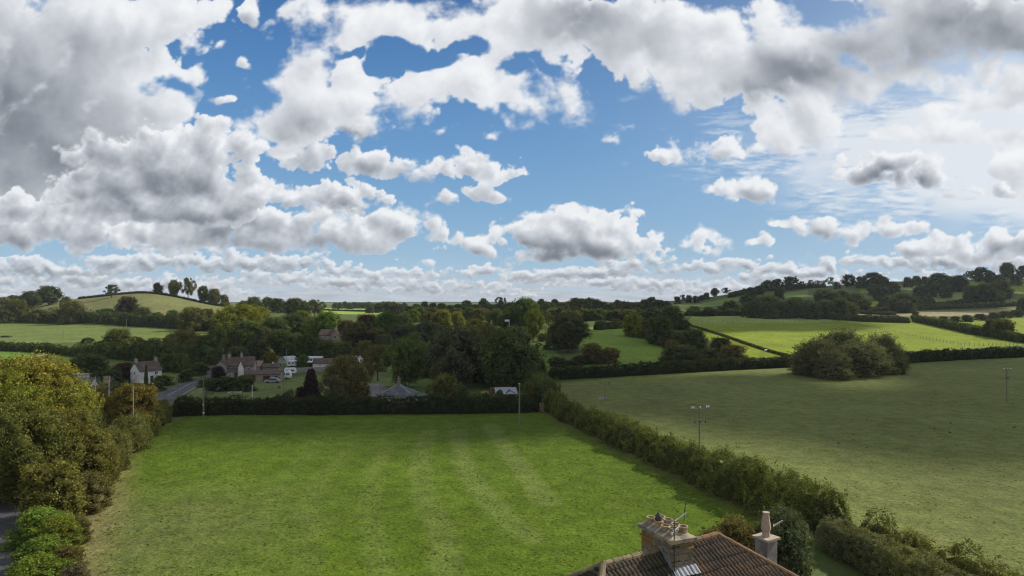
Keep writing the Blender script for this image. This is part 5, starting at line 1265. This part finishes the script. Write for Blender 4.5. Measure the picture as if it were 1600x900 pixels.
# the big stack, a block of flues with eight pots
cs = Matrix.Rotation(-Rt, 3, 'Z')
near = cs @ (Vector((6.08, 25.95, 0))-Vector((BX, BY, 0)))   # its near corner in the house's own axes
sx0, sy0 = near.x, near.y; SXW, SYW = .95, 2.05
st = MB()
st.box(sx0, sx0+SXW, sy0, sy0+SYW, 7.0, 10.72).box(sx0-.05, sx0+SXW+.05, sy0-.05, sy0+SYW+.05, 10.40, 10.47)
stack = st.build('chimney_stack', STONE, house)
cp = MB(); o_ = .12
cp.mesh([(sx0-o_,sy0-o_,10.72),(sx0+SXW+o_,sy0-o_,10.72),(sx0+SXW+o_,sy0+SYW+o_,10.72),(sx0-o_,sy0+SYW+o_,10.72),
         (sx0-o_,sy0-o_,10.86),(sx0+SXW+o_,sy0-o_,10.86),(sx0+SXW+o_,sy0+SYW+o_,10.86),(sx0-o_,sy0+SYW+o_,10.86),
         (sx0+.2,sy0+.2,11.0),(sx0+SXW-.2,sy0+.2,11.0),(sx0+SXW-.2,sy0+SYW-.2,11.0),(sx0+.2,sy0+SYW-.2,11.0)],
        [(0,3,2,1),(0,1,5,4),(1,2,6,5),(2,3,7,6),(3,0,4,7),(4,5,9,8),(5,6,10,9),(6,7,11,10),(7,4,8,11),(8,9,10,11)])
cp.build('cap_slab', surf('cap_mortar', (.22,.19,.145), (.15,.13,.10), 5, bump=.6, c3=(.36,.29,.19), s3=2), stack)
rp = random.Random(2)
for i in range(4):
    for j in range(2):
        x, y = sx0+.27+j*.46, sy0+.28+i*.49; hh = .21+rp.uniform(-.02, .05)
        MB().lathe([(.16,0),(.155,hh-.08),(.19,hh-.07),(.19,hh),(.145,hh),(.135,hh-.15)], (x, y, 10.96), 16).build('chimney_pot', POTM, stack, False)
MB().lathe([(.02,.0),(.15,.03),(.12,.16),(.02,.30)], (sx0+.27, sy0+.28+2*.49, 11.22), 12).build('pot_cowl', DARKM, stack)
fx0, fx1 = sx0-.02, sx0+SXW+.16
fl = MB(); nn = 26; ytop, ybot = sy0-.01, sy0-.34
for i in range(nn):
    xa, xb = fx0+(fx1-fx0)*i/nn, fx0+(fx1-fx0)*(i+1)/nn
    za = .05*abs(math.sin(xa*math.pi/.19)); zb = .05*abs(math.sin(xb*math.pi/.19))
    zt = RZ+PITCH*ytop+.11; zq = RZ+PITCH*ybot+.11
    fl.poly([(xa, ybot, zq+za), (xb, ybot, zq+zb), (xb, ytop, zt+zb), (xa, ytop, zt+za)])
fl.build('lead_apron', LEAD, stack)
for (sx_) in (sx0-.02, sx0+SXW+.02):
    stp = MB(); y_ = sy0
    while y_ < min(sy0+SYW, 0):
        y2 = min(y_+.28, 0); z_ = RZ+PITCH*y_
        stp.box(sx_-.02, sx_+.02, y_, y2, z_-.15, RZ+PITCH*y2+.16); y_ = y2
    vsq = stp.build('step_flashing', LEAD, stack)
stack.rotation_euler.z = math.radians(-9)
q_ = Vector((sx0, sy0, 0)); stack.location = q_-(Matrix.Rotation(math.radians(-9), 3, 'Z') @ q_)
al = MB(); al.tube((sx0+.02, sy0-.1, 9.7), (sx0+.02, sy0-.1, 11.6), .018); ant = al.build('aerial_mast', DARKM, house)
for zz in (10.0, 10.55): MB().box(sx0-.05, sx0+SXW+.03, sy0-.06, sy0-.02, zz, zz+.04).build('mast_bracket', DARKM, ant)
def yagi(p, d, L, n_, mat, parent, el=.16):
    d = Vector(d).normalized(); p = Vector(p); sd = d.cross(Vector((0,0,1))).normalized(); m = MB(); m.tube(p, p+d*L, .009)
    for i in range(n_): c = p+d*(L*(i+.5)/n_); m.tube(c-sd*el, c+sd*el, .005, None, 5)
    m.box(p.x-.02, p.x+.02, p.y-.02, p.y+.02, p.z-.05, p.z+.05); return m.build('yagi_antenna', mat, parent)
yagi((sx0-.12, sy0-.05, 11.5), (1, .32, .10), 1.3, 14, METAL, ant, .08)
yagi((sx0-.1, sy0-.1, 11.15), (1, .3, .28), .55, 4, WHITEP, ant, .1)
w2 = MB(); q0 = Vector((sx0+SXW+.06, sy0+.5, 10.3)); q1 = q0+Vector((.25, .1, .95)); q2 = q0+Vector((.34, .14, 1.35)); q3 = q0+Vector((.50, .2, 1.75)); 
w2.tube(q0, q1, .006); w2.tube(q1, q2, .016, .02); w2.tube(q2, q3, .02, .008); w2.build('whip_aerial', DARKM, house)
# the small rendered stack with one tall pot
px_, py_ = 11.27, 30.3
c0 = cs @ (Vector((px_, py_, 0))-Vector((BX, BY, 0)))
s2 = MB().box(c0.x-.33, c0.x+.33, c0.y-.33, c0.y+.33, 6.6, 9.40).build('chimney_stack', RENDERG, house)
MB().box(c0.x-.43, c0.x+.43, c0.y-.43, c0.y+.43, 9.40, 9.50).build('cap_slab', surf('sandy_slab', (.40,.34,.25), (.3,.26,.19), 4, bump=.3), s2)
MB().lathe([(.17,0),(.17,.22),(.14,.26),(.21,.30),(.215,.42),(.13,.98),(.15,1.0),(.15,1.08),(.11,1.08)], (c0.x, c0.y, 9.49), 8).build('chimney_pot', surf('pinkish_clay_pot', (.44,.32,.24), (.36,.26,.2), 5, bump=.1), s2)
mt_ = MB().tube((c0.x+.36, c0.y+.2, 7.9), (c0.x+.70, c0.y+.1, 9.85), .018).build('aerial_mast', DARKM, house)
yagi((c0.x+.6, c0.y+.05, 9.85), (1, -.2, .35), .55, 5, WHITEP, mt_, .09)
lawn = ribbon('lawn', [(22.5,57),(23.5,50),(24,44),(24,38)], 4.2, surf('lawn_grass', (.085,.115,.018), (.06,.085,.015), 2.5, bump=.5), .03, 1.0, label='short lawn between the near house and the clipped hedge')

# ---------------------------------------------------------------- the sky: a backdrop lit by its own clouds
def _perlin(x,y,seed):
    rs=np.random.RandomState(seed); N=256
    perm=rs.permutation(N); perm=np.concatenate([perm,perm])
    ang=rs.rand(N)*2*np.pi; gx=np.cos(ang).astype(np.float32); gy=np.sin(ang).astype(np.float32)
    xi=np.floor(x).astype(np.int32); yi=np.floor(y).astype(np.int32)
    xf=(x-xi).astype(np.float32); yf=(y-yi).astype(np.float32)
    u=xf*xf*xf*(xf*(xf*6-15)+10); v=yf*yf*yf*(yf*(yf*6-15)+10)
    def g(ix,iy,dx,dy):
        h=perm[perm[ix&255]+(iy&255)]
        return gx[h]*dx+gy[h]*dy
    a=g(xi,yi,xf,yf); b=g(xi+1,yi,xf-1,yf); c=g(xi,yi+1,xf,yf-1); d=g(xi+1,yi+1,xf-1,yf-1)
    return (a+(b-a)*u)+((c+(d-c)*u)-(a+(b-a)*u))*v
def fbm(x,y,seed,octv=6,gain=.5,billow=False):
    s=0; a=1.; t=0; f=1.
    c,sn=math.cos(.6),math.sin(.6)
    for i in range(octv):
        n=_perlin(x*f,y*f,seed+i)*1.5
        if billow: n=np.abs(n)*2.4-.6
        s=s+a*n; t+=a; a*=gain; f*=2.03
        x,y=x*c-y*sn+7.3,x*sn+y*c+3.1
    return s/t*1.6
def sst(a,b,x):
    t=np.clip((x-a)/(b-a),0,1); return t*t*(3-2*t)
def blur(a,k):
    k=int(k)
    if k<1: return a
    for ax in (0,1):
        for _ in range(2):
            p=np.pad(a,[(k+1,k) if i==ax else (0,0) for i in (0,1)],mode='edge')
            c=np.cumsum(p,axis=ax,dtype=np.float64)
            n=a.shape[ax]
            if ax==0: a=((c[2*k+1:2*k+1+n]-c[:n])/(2*k+1)).astype(np.float32)
            else: a=((c[:,2*k+1:2*k+1+n]-c[:,:n])/(2*k+1)).astype(np.float32)
    return a
def shift(a,dx,dy):
    # value at (x+dx, y+dy)
    H,W=a.shape
    yi=np.clip(np.arange(H)+int(round(dy)),0,H-1); xi=np.clip(np.arange(W)+int(round(dx)),0,W-1)
    return a[yi][:,xi]
# blobs: cx, cy, rx, ry in degrees-like sky units (1/1067 rad, from the horizon)
BIG=[(-100,60,300,170),(120,60,190,110),(210,50,140,90),(270,30,85,60),(200,130,120,70),(100,200,270,80),(290,160,32,26),(255,205,75,45),(330,215,50,38),
 (40,270,240,75),(430,235,50,24),(-200,250,300,150),
 (470,190,105,38),(530,165,90,45),(470,115,52,62),(490,95,48,40),(560,125,80,55),(650,145,110,48),(760,125,100,50),(850,160,85,42),(900,165,42,28),(830,190,30,16),(590,45,120,50),(480,30,60,44),(740,35,120,50),(690,100,60,30),
 (870,30,120,55),(960,50,130,65),(1080,70,130,85),(1190,90,140,90),(1300,60,180,90),(1280,130,120,55),(1240,185,75,50),(1450,50,180,80),(1420,110,120,60),(1560,60,140,90),(1620,150,110,60),(1720,100,250,150),(1500,150,80,34),
 (1385,205,56,22),(1475,200,66,26),(1575,215,60,26),(1225,205,60,28),(1700,250,160,70)]
MID=[(480,245,60,28),(560,258,80,27),(660,268,80,19),(745,262,50,22),(790,268,36,12),(510,310,80,30),(735,248,24,18),(700,311,22,9),(757,307,36,13),

 (742,381,44,17),(880,380,98,36),(870,350,60,26),(815,350,44,16),(905,326,28,12),(940,365,60,34),(985,388,58,24),(1030,370,16,14),(850,398,66,16),
 (1035,240,32,15),(1163,296,40,21),(1148,236,44,10),(1190,300,18,14),
 (1235,348,42,10),(1275,360,38,20),(1345,365,34,20),(1385,350,20,18),(1405,362,42,16),
 (1108,370,30,10),(1100,384,26,10),(1186,381,14,9),(1390,262,66,28),(1350,275,44,18),(1440,280,40,18),(1520,305,38,15),(1570,300,30,14),
 (1430,395,32,14),(1475,388,42,18),(1530,400,50,14),(1560,372,50,18),(1610,380,60,26),(1700,370,90,34),(1850,340,120,44),(1900,250,140,60),
 (565,190,40,20),(395,15,16,22),(375,103,16,8),(985,338,13,5),(957,212,22,7),(345,160,24,7),(770,207,16,8),(690,205,26,7)]
HEAP1=[(60,352,150,40),(150,362,110,30),(-80,355,170,44),(250,378,90,16)]
HEAP2=[(300,362,150,34),(450,362,80,32),(560,362,105,34),(620,357,62,28),(500,345,60,26),(400,380,110,17),(350,340,60,26)]
HEAP3=[(250,268,130,64),(330,225,70,46),(170,300,130,44),(370,312,66,46),(410,300,34,26),(250,330,150,30),(20,330,110,34),(-120,330,150,50)]
LOW=[]
rs_=np.random.RandomState(11)
for c in [(20,415,60,17),(110,418,60,18),(190,420,60,16),(-80,415,90,20),(270,428,50,12),(520,415,55,14),(610,412,40,13),(570,420,60,12),(690,425,50,12),(790,428,60,12),(900,425,34,10),(960,432,40,12),
 (1070,428,50,12),(1130,418,48,13),(1175,408,32,12),(1230,420,50,12),(1320,416,46,12),(1350,420,30,11),(1420,425,50,12),(1480,412,50,12),(1560,412,46,12),(1640,415,70,16),(1750,420,80,18),(400,405,80,12),(330,418,60,12),(455,412,50,10)]: LOW.append(c)
# darker undersides: cx,cy,rx,ry,amount
DARK=[(10,195,190,95,1.0),(90,180,150,60,.35),(40,90,180,50,.30),(-200,150,300,200,.6),(180,290,170,38,.5),(120,250,100,40,.35),(330,280,80,44,.35),(60,385,150,14,.55),(310,350,150,26,.7),(440,386,130,14,.45),(480,195,110,30,.75),(470,130,44,36,.22),(520,320,70,20,.35),
 (640,370,60,22,.25),(600,250,60,12,.2),(930,28,95,40,.85),(870,5,90,28,.6),(1250,105,95,34,.95),(1190,140,90,24,.8),(1010,60,70,36,.35),(1330,70,60,46,.35),(1510,30,130,44,.85),(1450,75,80,26,.5),(1600,60,100,40,.4),
 (1390,262,62,20,.95),(1350,278,36,12,.7),(850,392,76,26,.65),(900,398,110,14,.5),(740,390,40,8,.3),(1280,371,36,9,.6),(1370,375,60,7,.6),(1440,400,50,9,.5),(1580,388,60,10,.7),(1100,432,60,9,.4),(1163,308,30,8,.25),(50,435,120,9,.35),(250,442,160,8,.35),(560,440,100,9,.3),(1310,427,50,7,.4),(1180,425,40,7,.3),(545,235,40,10,.1)]
HOLES=[(592,95,17,17),(622,74,24,9),(668,92,30,8),(725,72,16,6),(480,60,20,8),(815,96,24,13),(838,118,16,10),(300,135,30,6),(640,-3,60,8),(450,262,60,16),(355,262,40,11),(1275,15,20,8),(1340,165,16,9),(1425,155,26,9),(1380,165,14,6),(1560,190,30,12),(130,393,130,7),(230,405,90,8),(460,305,40,26)]
def layer(X,Y,blobs,holes,seed,nscale,namp,cap,edge,kx=1.,flat=1.,bias=0.):
    n=fbm(X/nscale,Y*kx/nscale,seed,8,.55)
    nb=fbm(X/(nscale*.6),Y*kx/(nscale*.6),seed+50,7,.5,True)
    nbs=fbm(X/(nscale*.6),Y*kx/(nscale*.6),seed+50,4,.5,True)
    w=.5*n+.6*nb
    n3=fbm(X/nscale/5,Y*kx/nscale/5,seed+90,5,.6)
    soft=np.clip(.5+.9*fbm(X/nscale*1.1,Y/nscale*1.1,seed+70,3),0,1)
    wx=X+fbm(X/nscale*1.3,Y*kx/nscale*1.3,seed+20,5)*nscale*.2; wy=Y+fbm(X/nscale*1.3,Y*kx/nscale*1.3,seed+30,5)*nscale*.15
    D=np.full(X.shape,-60.,np.float32)
    for (cx,cy,rx,ry) in blobs:
        m=min(rx,ry)
        vy=wy-cy
        d=np.sqrt(((wx-cx)/rx)**2+(vy/(ry*np.where(vy>0,flat,1.08)))**2)
        f=(1-d)*min(m,70)+min(m*namp,cap)*w
        f=np.minimum(f,80)
        D=np.maximum(D,f)+2.5*np.exp(-np.abs(D-f)/4.)
    for (cx,cy,rx,ry) in holes:
        d=np.sqrt(((wx-cx)/rx)**2+((wy-cy)/ry)**2)
        D=np.minimum(D,(d-1)*min(rx,ry)*1.1+min(rx,ry)*1.5*(n*.7+.8*n3))
    D=D-bias
    e=edge*(.4+2.4*soft**2)
    wsp=fbm(X/nscale*2.6,Y/nscale*3.4,seed+110,5,.62)
    a=sst(-.3,1.,(D+n3*e*.8+wsp*e*.9)/e)
    a=a*(.93+.07*sst(0,22,D))
    return a,D,n,nbs,n3
def sky_fields(X,Y,gs):
    px=lambda v:v/gs
    ld=np.array([.62,-.78])
    def light(rho,k,reach):
        acc=0
        for i in range(1,15):
            r=reach*(i/14.)**1.5
            acc=acc+shift(rho,px(ld[0]*r),px(ld[1]*r))
        return np.exp(-k*acc/14)
    def rel(h,r): return shift(h,-px(r*ld[0]),-px(r*ld[1]))-shift(h,px(r*ld[0]),px(r*ld[1]))
    dark=np.zeros_like(X)
    nd=fbm(X/150,Y/110,300,4,.4); nd2=fbm(X/120,Y/80,340,4,.4)
    DX=X+nd*38; DY=Y+nd2*20
    for (cx,cy,rx,ry,am) in DARK:
        d=((DX-cx)/rx)**2+((DY-cy)/ry)**2
        dark=1-(1-dark)*(1-am*np.exp(-d*1.2))
    def under(D,q):
        return np.clip((shift(D,0,-px(q))-shift(D,0,px(q)))/(q*1.6),-1,1)*sst(-8,6,D)
    cover=np.zeros_like(X); lum=np.zeros_like(X)
    def comp(a,l):
        nonlocal cover,lum
        lum=l*a+lum*(1-a); cover=a+cover*(1-a)
    # thin veil
    v1=fbm(X/150,Y/60,500,6); rip=fbm(X/46+.01*Y,Y/7.,520,4,.6)
    reg=np.exp(-(((X-1430)/330)**2+((Y-240)/95)**2)**1.2)+1.1*np.exp(-(((X-1660)/260)**2+((Y-210)/170)**2))
    rm=sst(110,190,Y)*sst(-.3,.3,fbm(X/90,Y/60,535,3)+.15)
    veil=np.clip(reg*1.1+v1*.38+rip*.62*rm-.40,0,1)*np.clip(reg*2.5,0,1)
    veil=veil*veil*(3-2*veil)
    reg2=np.exp(-(((X-1160)/70)**2+((Y-188)/16)**2))*.5
    veil=np.maximum(veil,np.clip(reg2+rip*.4*(reg2>.05)-.2,0,.5))
    w2=fbm(X/70+Y/110,Y/30,560,7)
    veil=np.maximum(veil,np.clip(w2*.55-.34,0,.22)*sst(120,160,Y)*sst(420,330,Y)*sst(700,900,X))
    comp(veil*.80,np.full_like(X,.97))
    # far stratus streaks near the horizon
    st=fbm(X/90,Y/6.5,610,6); s=sst(-.35,.5,st+.25*sst(430,460,Y))*sst(418,446,Y)
    s=np.maximum(s,sst(452,462,Y)*.8)
    comp(s*.88,.76+.12*fbm(X/60+3,Y/5,620,5))
    # low band, three rows, the farthest first
    for (dy,sc,sd,fz) in ((16,.55,25,.25),(6,.8,31,.12),(0,1.,21,0)):
        bl=[((cx*1.0-sd*7)*1.0,cy+dy,rx*sc,ry*sc) for (cx,cy,rx,ry) in (LOW if dy==0 else LOW_R)]
        a,D,n,nb,n3=layer(X,Y,bl,[],sd,52*sc,1.1,16*sc,3.,1.5,.6)
        rho=a*np.clip((D+3)/16,0,1)
        L=light(rho,1.0,24*sc); L2=light(rho,1.,9*sc)
        ub=under(D,7*sc)
        l=.70+.13*L+.15*L2+.07*rel(nb,4.*sc)-.13*np.clip(ub,0,1)-.05*ub
        l=np.clip(l-.14*dark,.5,1.0)
        comp(a*.93,(l-.03)*(1-fz)+.80*fz)
    # mid
    a,D,n,nb,n3=layer(X,Y,MID,[],41,88,.72,26,5.,1.15,.8)
    rho=a*np.clip((D+5)/34,0,1)
    L=light(rho,1.1,60); L2=light(rho,1.,18)
    ub=blur(under(D,16),3)
    l=.73+.13*L+.13*L2+.075*rel(nb,7.)+.03*rel(n,5.)+.012*n3-.17*np.clip(ub,0,1)-.03*ub
    l=np.clip(l-.36*dark*sst(-2,16,D),.36,1.0)
    comp(a,l)
    def heap(bl,sd,base):
        a,D,n,nb,n3=layer(X,Y,bl,[],sd,100,.62,30,6.,1.15,.7)
        rho=a*np.clip((D+6)/44,0,1)
        L=light(rho,1.,70); L2=light(rho,1.,20); ub=blur(under(D,22),4)
        l=base+.14*L+.14*L2+.09*rel(nb,9.)+.05*rel(n,8.)+.03*n-.20*np.clip(ub,0,1)
        comp(a,np.clip(l-.30*dark*sst(-2,20,D),.42,1.0))
    heap(HEAP1,151,.71); heap(HEAP2,171,.71)
    # big overhead
    a,D,n,nb,n3=layer(X,Y,BIG,HOLES,61,170,.55,44,11.,1.1,1.,7.)
    rho=a*np.clip((D+8)/80,0,1)
    L=light(rho,1.0,130); L2=light(rho,1.,40)
    ub=blur(under(D,34),6)
    l=.80+.10*L+.10*L2+.05*rel(nb,12.)+.045*rel(n,9.)+.03*n+.012*n3-.07*np.clip(ub,0,1)
    l=np.clip(l-.44*dark*sst(-4,32,D),.30,1.0)
    comp(a,l)
    heap(HEAP3,191,.72)
    return cover,lum
LOW_R=[(-1000+i*47+ (i*37%29),434+(i*53%17)-6,30+(i*31%34),9+(i*17%9)) for i in range(66)]

GS = 1.55
azs = np.arange(-0.95, 0.95, GS/F_PX); vs_ = np.arange(-0.035, 0.50, GS/F_PX)[::-1]
AZm, Vm = np.meshgrid(azs, vs_)
# work in units of the photo's pixels at the middle of the picture
Xs = (800+F_PX*np.tan(np.clip(AZm, -.9, .9))).astype(np.float32)
Ys = (HZ-F_PX*Vm/np.cos(np.clip(AZm, -.9, .9))).astype(np.float32)
cover, lum = sky_fields(Xs, Ys, GS)
lum = np.where(cover > .003, lum/np.maximum(cover, .003), 1.0)
glow = np.exp(-(((Xs-1750)/560)**2+((Ys-140)/280)**2)).astype(np.float32)
RS = 7000.0
V = np.stack([RS*np.sin(AZm), RS*np.cos(AZm), CAM_Z+RS*Vm], -1).reshape(-1, 3)
Hn, Wn = AZm.shape; ii = np.arange(Hn*Wn).reshape(Hn, Wn)
Fs = np.stack([ii[1:, :-1], ii[1:, 1:], ii[:-1, 1:], ii[:-1, :-1]], -1).reshape(-1, 4)
def sky_mat():
    m, n, l = new_mat('sky_air_and_clouds')
    out = n.new('ShaderNodeOutputMaterial'); em = n.new('ShaderNodeEmission'); l.new(em.outputs[0], out.inputs[0])
    tc = n.new('ShaderNodeTexCoord'); sp = n.new('ShaderNodeSeparateXYZ'); l.new(tc.outputs['Object'], sp.inputs[0])
    mr = n.new('ShaderNodeMapRange'); mr.inputs['From Min'].default_value = 0; mr.inputs['From Max'].default_value = RS*.44; l.new(sp.outputs['Z'], mr.inputs['Value'])
    cr = n.new('ShaderNodeValToRGB'); l.new(mr.outputs['Result'], cr.inputs[0]); e = cr.color_ramp.elements
    def lin(c): return tuple((x/255/12.92 if x/255 <= .04045 else ((x/255+.055)/1.055)**2.4) for x in c)+(1,)
    e[0].position = 0; e[0].color = lin((186,206,220)); e[1].position = 1; e[1].color = lin((66,114,172))
    for p, c in ((.12,(160,193,217)), (.28,(130,173,210)), (.5,(106,154,202)), (.75,(84,134,188))):
        q = e.new(p); q.color = lin(c)
    ag = n.new('ShaderNodeAttribute'); ag.attribute_name = 'glow'
    g = n.new('ShaderNodeMix'); g.data_type = 'RGBA'; g.inputs['B'].default_value = lin((214,230,246))
    gm = n.new('ShaderNodeMath'); gm.operation = 'MULTIPLY'; gm.inputs[1].default_value = .6; l.new(ag.outputs['Fac'], gm.inputs[0])
    l.new(gm.outputs[0], g.inputs['Factor']); l.new(cr.outputs[0], g.inputs['A'])
    ac = n.new('ShaderNodeAttribute'); ac.attribute_name = 'cover'; al = n.new('ShaderNodeAttribute'); al.attribute_name = 'light'
    cl = n.new('ShaderNodeValToRGB'); l.new(al.outputs['Fac'], cl.inputs[0]); e = cl.color_ramp.elements
    e[0].position = .30; e[0].color = lin((98,103,110)); e[1].position = 1; e[1].color = lin((243,245,247))
    for p, c in ((.5,(138,144,153)), (.68,(176,181,189)), (.85,(208,212,219)), (.94,(231,234,238))):
        q = e.new(p); q.color = lin(c)
    mx = n.new('ShaderNodeMix'); mx.data_type = 'RGBA'; l.new(ac.outputs['Fac'], mx.inputs['Factor']); l.new(g.outputs['Result'], mx.inputs['A']); l.new(cl.outputs[0], mx.inputs['B'])
    l.new(mx.outputs['Result'], em.inputs['Color']); em.inputs['Strength'].default_value = 1.0
    return m
SKYM = sky_mat()
try: SKYM.cycles.emission_sampling = 'NONE'
except Exception: pass
sky = mesh_np('sky', V, Fs, SKYM, smooth=True, attrs={'cover': ('FLOAT','POINT',cover.ravel()), 'light': ('FLOAT','POINT',lum.ravel()), 'glow': ('FLOAT','POINT',glow.ravel())})
tag(sky, 'broken cumulus clouds over blue autumn sky', kind='structure')

# ---------------------------------------------------------------- unseen clouds added between sun and land, outlines shaped to the wanted shade
CLOUDM = surf('cloud_white', (.85,.85,.86), (.8,.8,.82), .01)
def cloud(polys, seed, alt=900.0, rad=(16, 34), label='', gaps=(), gstep=1.62):
    rng = np.random.RandomState(seed); v, f = ICO
    # one more subdivision of the puff
    def sub(v, f):
        v = list(map(tuple, v)); c = {}; nf = []
        def mid(a, b):
            k = (min(a, b), max(a, b))
            if k not in c:
                p = np.array(v[a])+np.array(v[b]); p /= np.linalg.norm(p); c[k] = len(v); v.append(tuple(p))
            return c[k]
        for a, b, d in f:
            x, y, z = mid(a, b), mid(b, d), mid(d, a); nf += [(a, x, z), (b, y, x), (d, z, y), (x, y, z)]
        return np.array(v), np.array(nf)
    v2, f2 = sub(*sub(v, f)); Vs, Fs_ = [], []
    for pi_, poly in enumerate(polys):
        P_ = np.array(poly); lo, hi = P_.min(0), P_.max(0); area = (hi-lo).prod(); r0 = np.mean(rad)
        step = r0*(gstep if pi_ in gaps else .75); gx, gy = np.meshgrid(np.arange(lo[0], hi[0]+step, step), np.arange(lo[1], hi[1]+step, step))
        gx = gx+rng.uniform(-.3, .3, gx.shape)*step; gy = gy+rng.uniform(-.3, .3, gy.shape)*step
        inside = in_poly(gx, gy, poly)
        for x, y in zip(gx[inside], gy[inside]):
            r = rng.uniform(*rad); z = tz(x, y); t = (alt+rng.uniform(-8, 8)-z)/SUN[2]
            c = np.array([x, y, z])+SUN*t
            b = 1+.16*np.sin(v2[:, 0]*5+x)*np.sin(v2[:, 1]*5+y)+.08*np.sin(v2[:, 2]*9+x*y)
            o = v2*b[:, None]*np.array([r, r, r*.42])+c
            Vs.append(o); Fs_.append(f2+len(v2)*(len(Vs)-1))
    if not Vs: return
    o = mesh_np('cloud', np.concatenate(Vs), np.concatenate(Fs_), CLOUDM, smooth=True); tag(o, label, kind='structure')
def ring(pts): return [P(px, Y) for px, Y in pts]
# over the village and the wood
cloud([ring([(905,215),(1000,225),(1060,262),(1000,300),(930,285)]),
       ring([(225,114),(420,110),(800,112),(840,140),(930,178),(1000,205),(1100,232),(1090,245),(930,215),(780,200),(640,190),(560,215),(470,245),(360,235),(160,225),(120,200),(150,130)]),
       ring([(560,215),(640,190),(780,200),(930,215),(1090,245),(1160,240),(1190,262),(1060,290),(930,262),(900,262),(800,300),(640,300),(560,290),(470,300),(360,290),(300,250),(470,245)])],
      1, gaps=(2,), gstep=2.1, label='broad unseen cloud shaped to shade the village')
# over the olive field
cloud([ring([(1010,150),(1180,176),(1240,134),(1420,134),(1460,196),(1640,215),(1900,228),(1900,75),(1640,90),(1400,96),(1240,100),(1120,104),(1050,120)])], 2, rad=(12, 24), label='unseen cloud shaped to shade the olive field')
# over the far right hill
cloud([ring([(1070,470),(1200,490),(1440,490),(1500,520),(1600,560),(1700,640),(1700,900),(1300,900),(1040,860)]), ring([(1078,335),(1180,345),(1290,375),(1290,430),(1078,425)])], 3, rad=(26, 44), gaps=(0,), gstep=1.75, label='unseen cloud shaped to shade the right hill')
# over the middle skyline
cloud([ring([(640,440),(800,430),(900,400),(1000,380),(1040,460),(1040,800),(640,900)])], 4, rad=(24, 40), gaps=(0,), gstep=1.9, label='unseen cloud shaped to shade the middle skyline')

# ---------------------------------------------------------------- the air over the land
hz_b = MB().box(-1500, 1500, -400, 2600, -14, 96)
hm, n, l = new_mat('pale_air'); o_ = n.new('ShaderNodeOutputMaterial'); pv = n.new('ShaderNodeVolumePrincipled')
pv.inputs['Color'].default_value = (.80, .88, .97, 1); pv.inputs['Density'].default_value = 0.00007; pv.inputs['Anisotropy'].default_value = .2
l.new(pv.outputs[0], o_.inputs['Volume'])
haze = hz_b.build('haze', hm); tag(haze, 'thin pale air over the whole valley', kind='stuff')
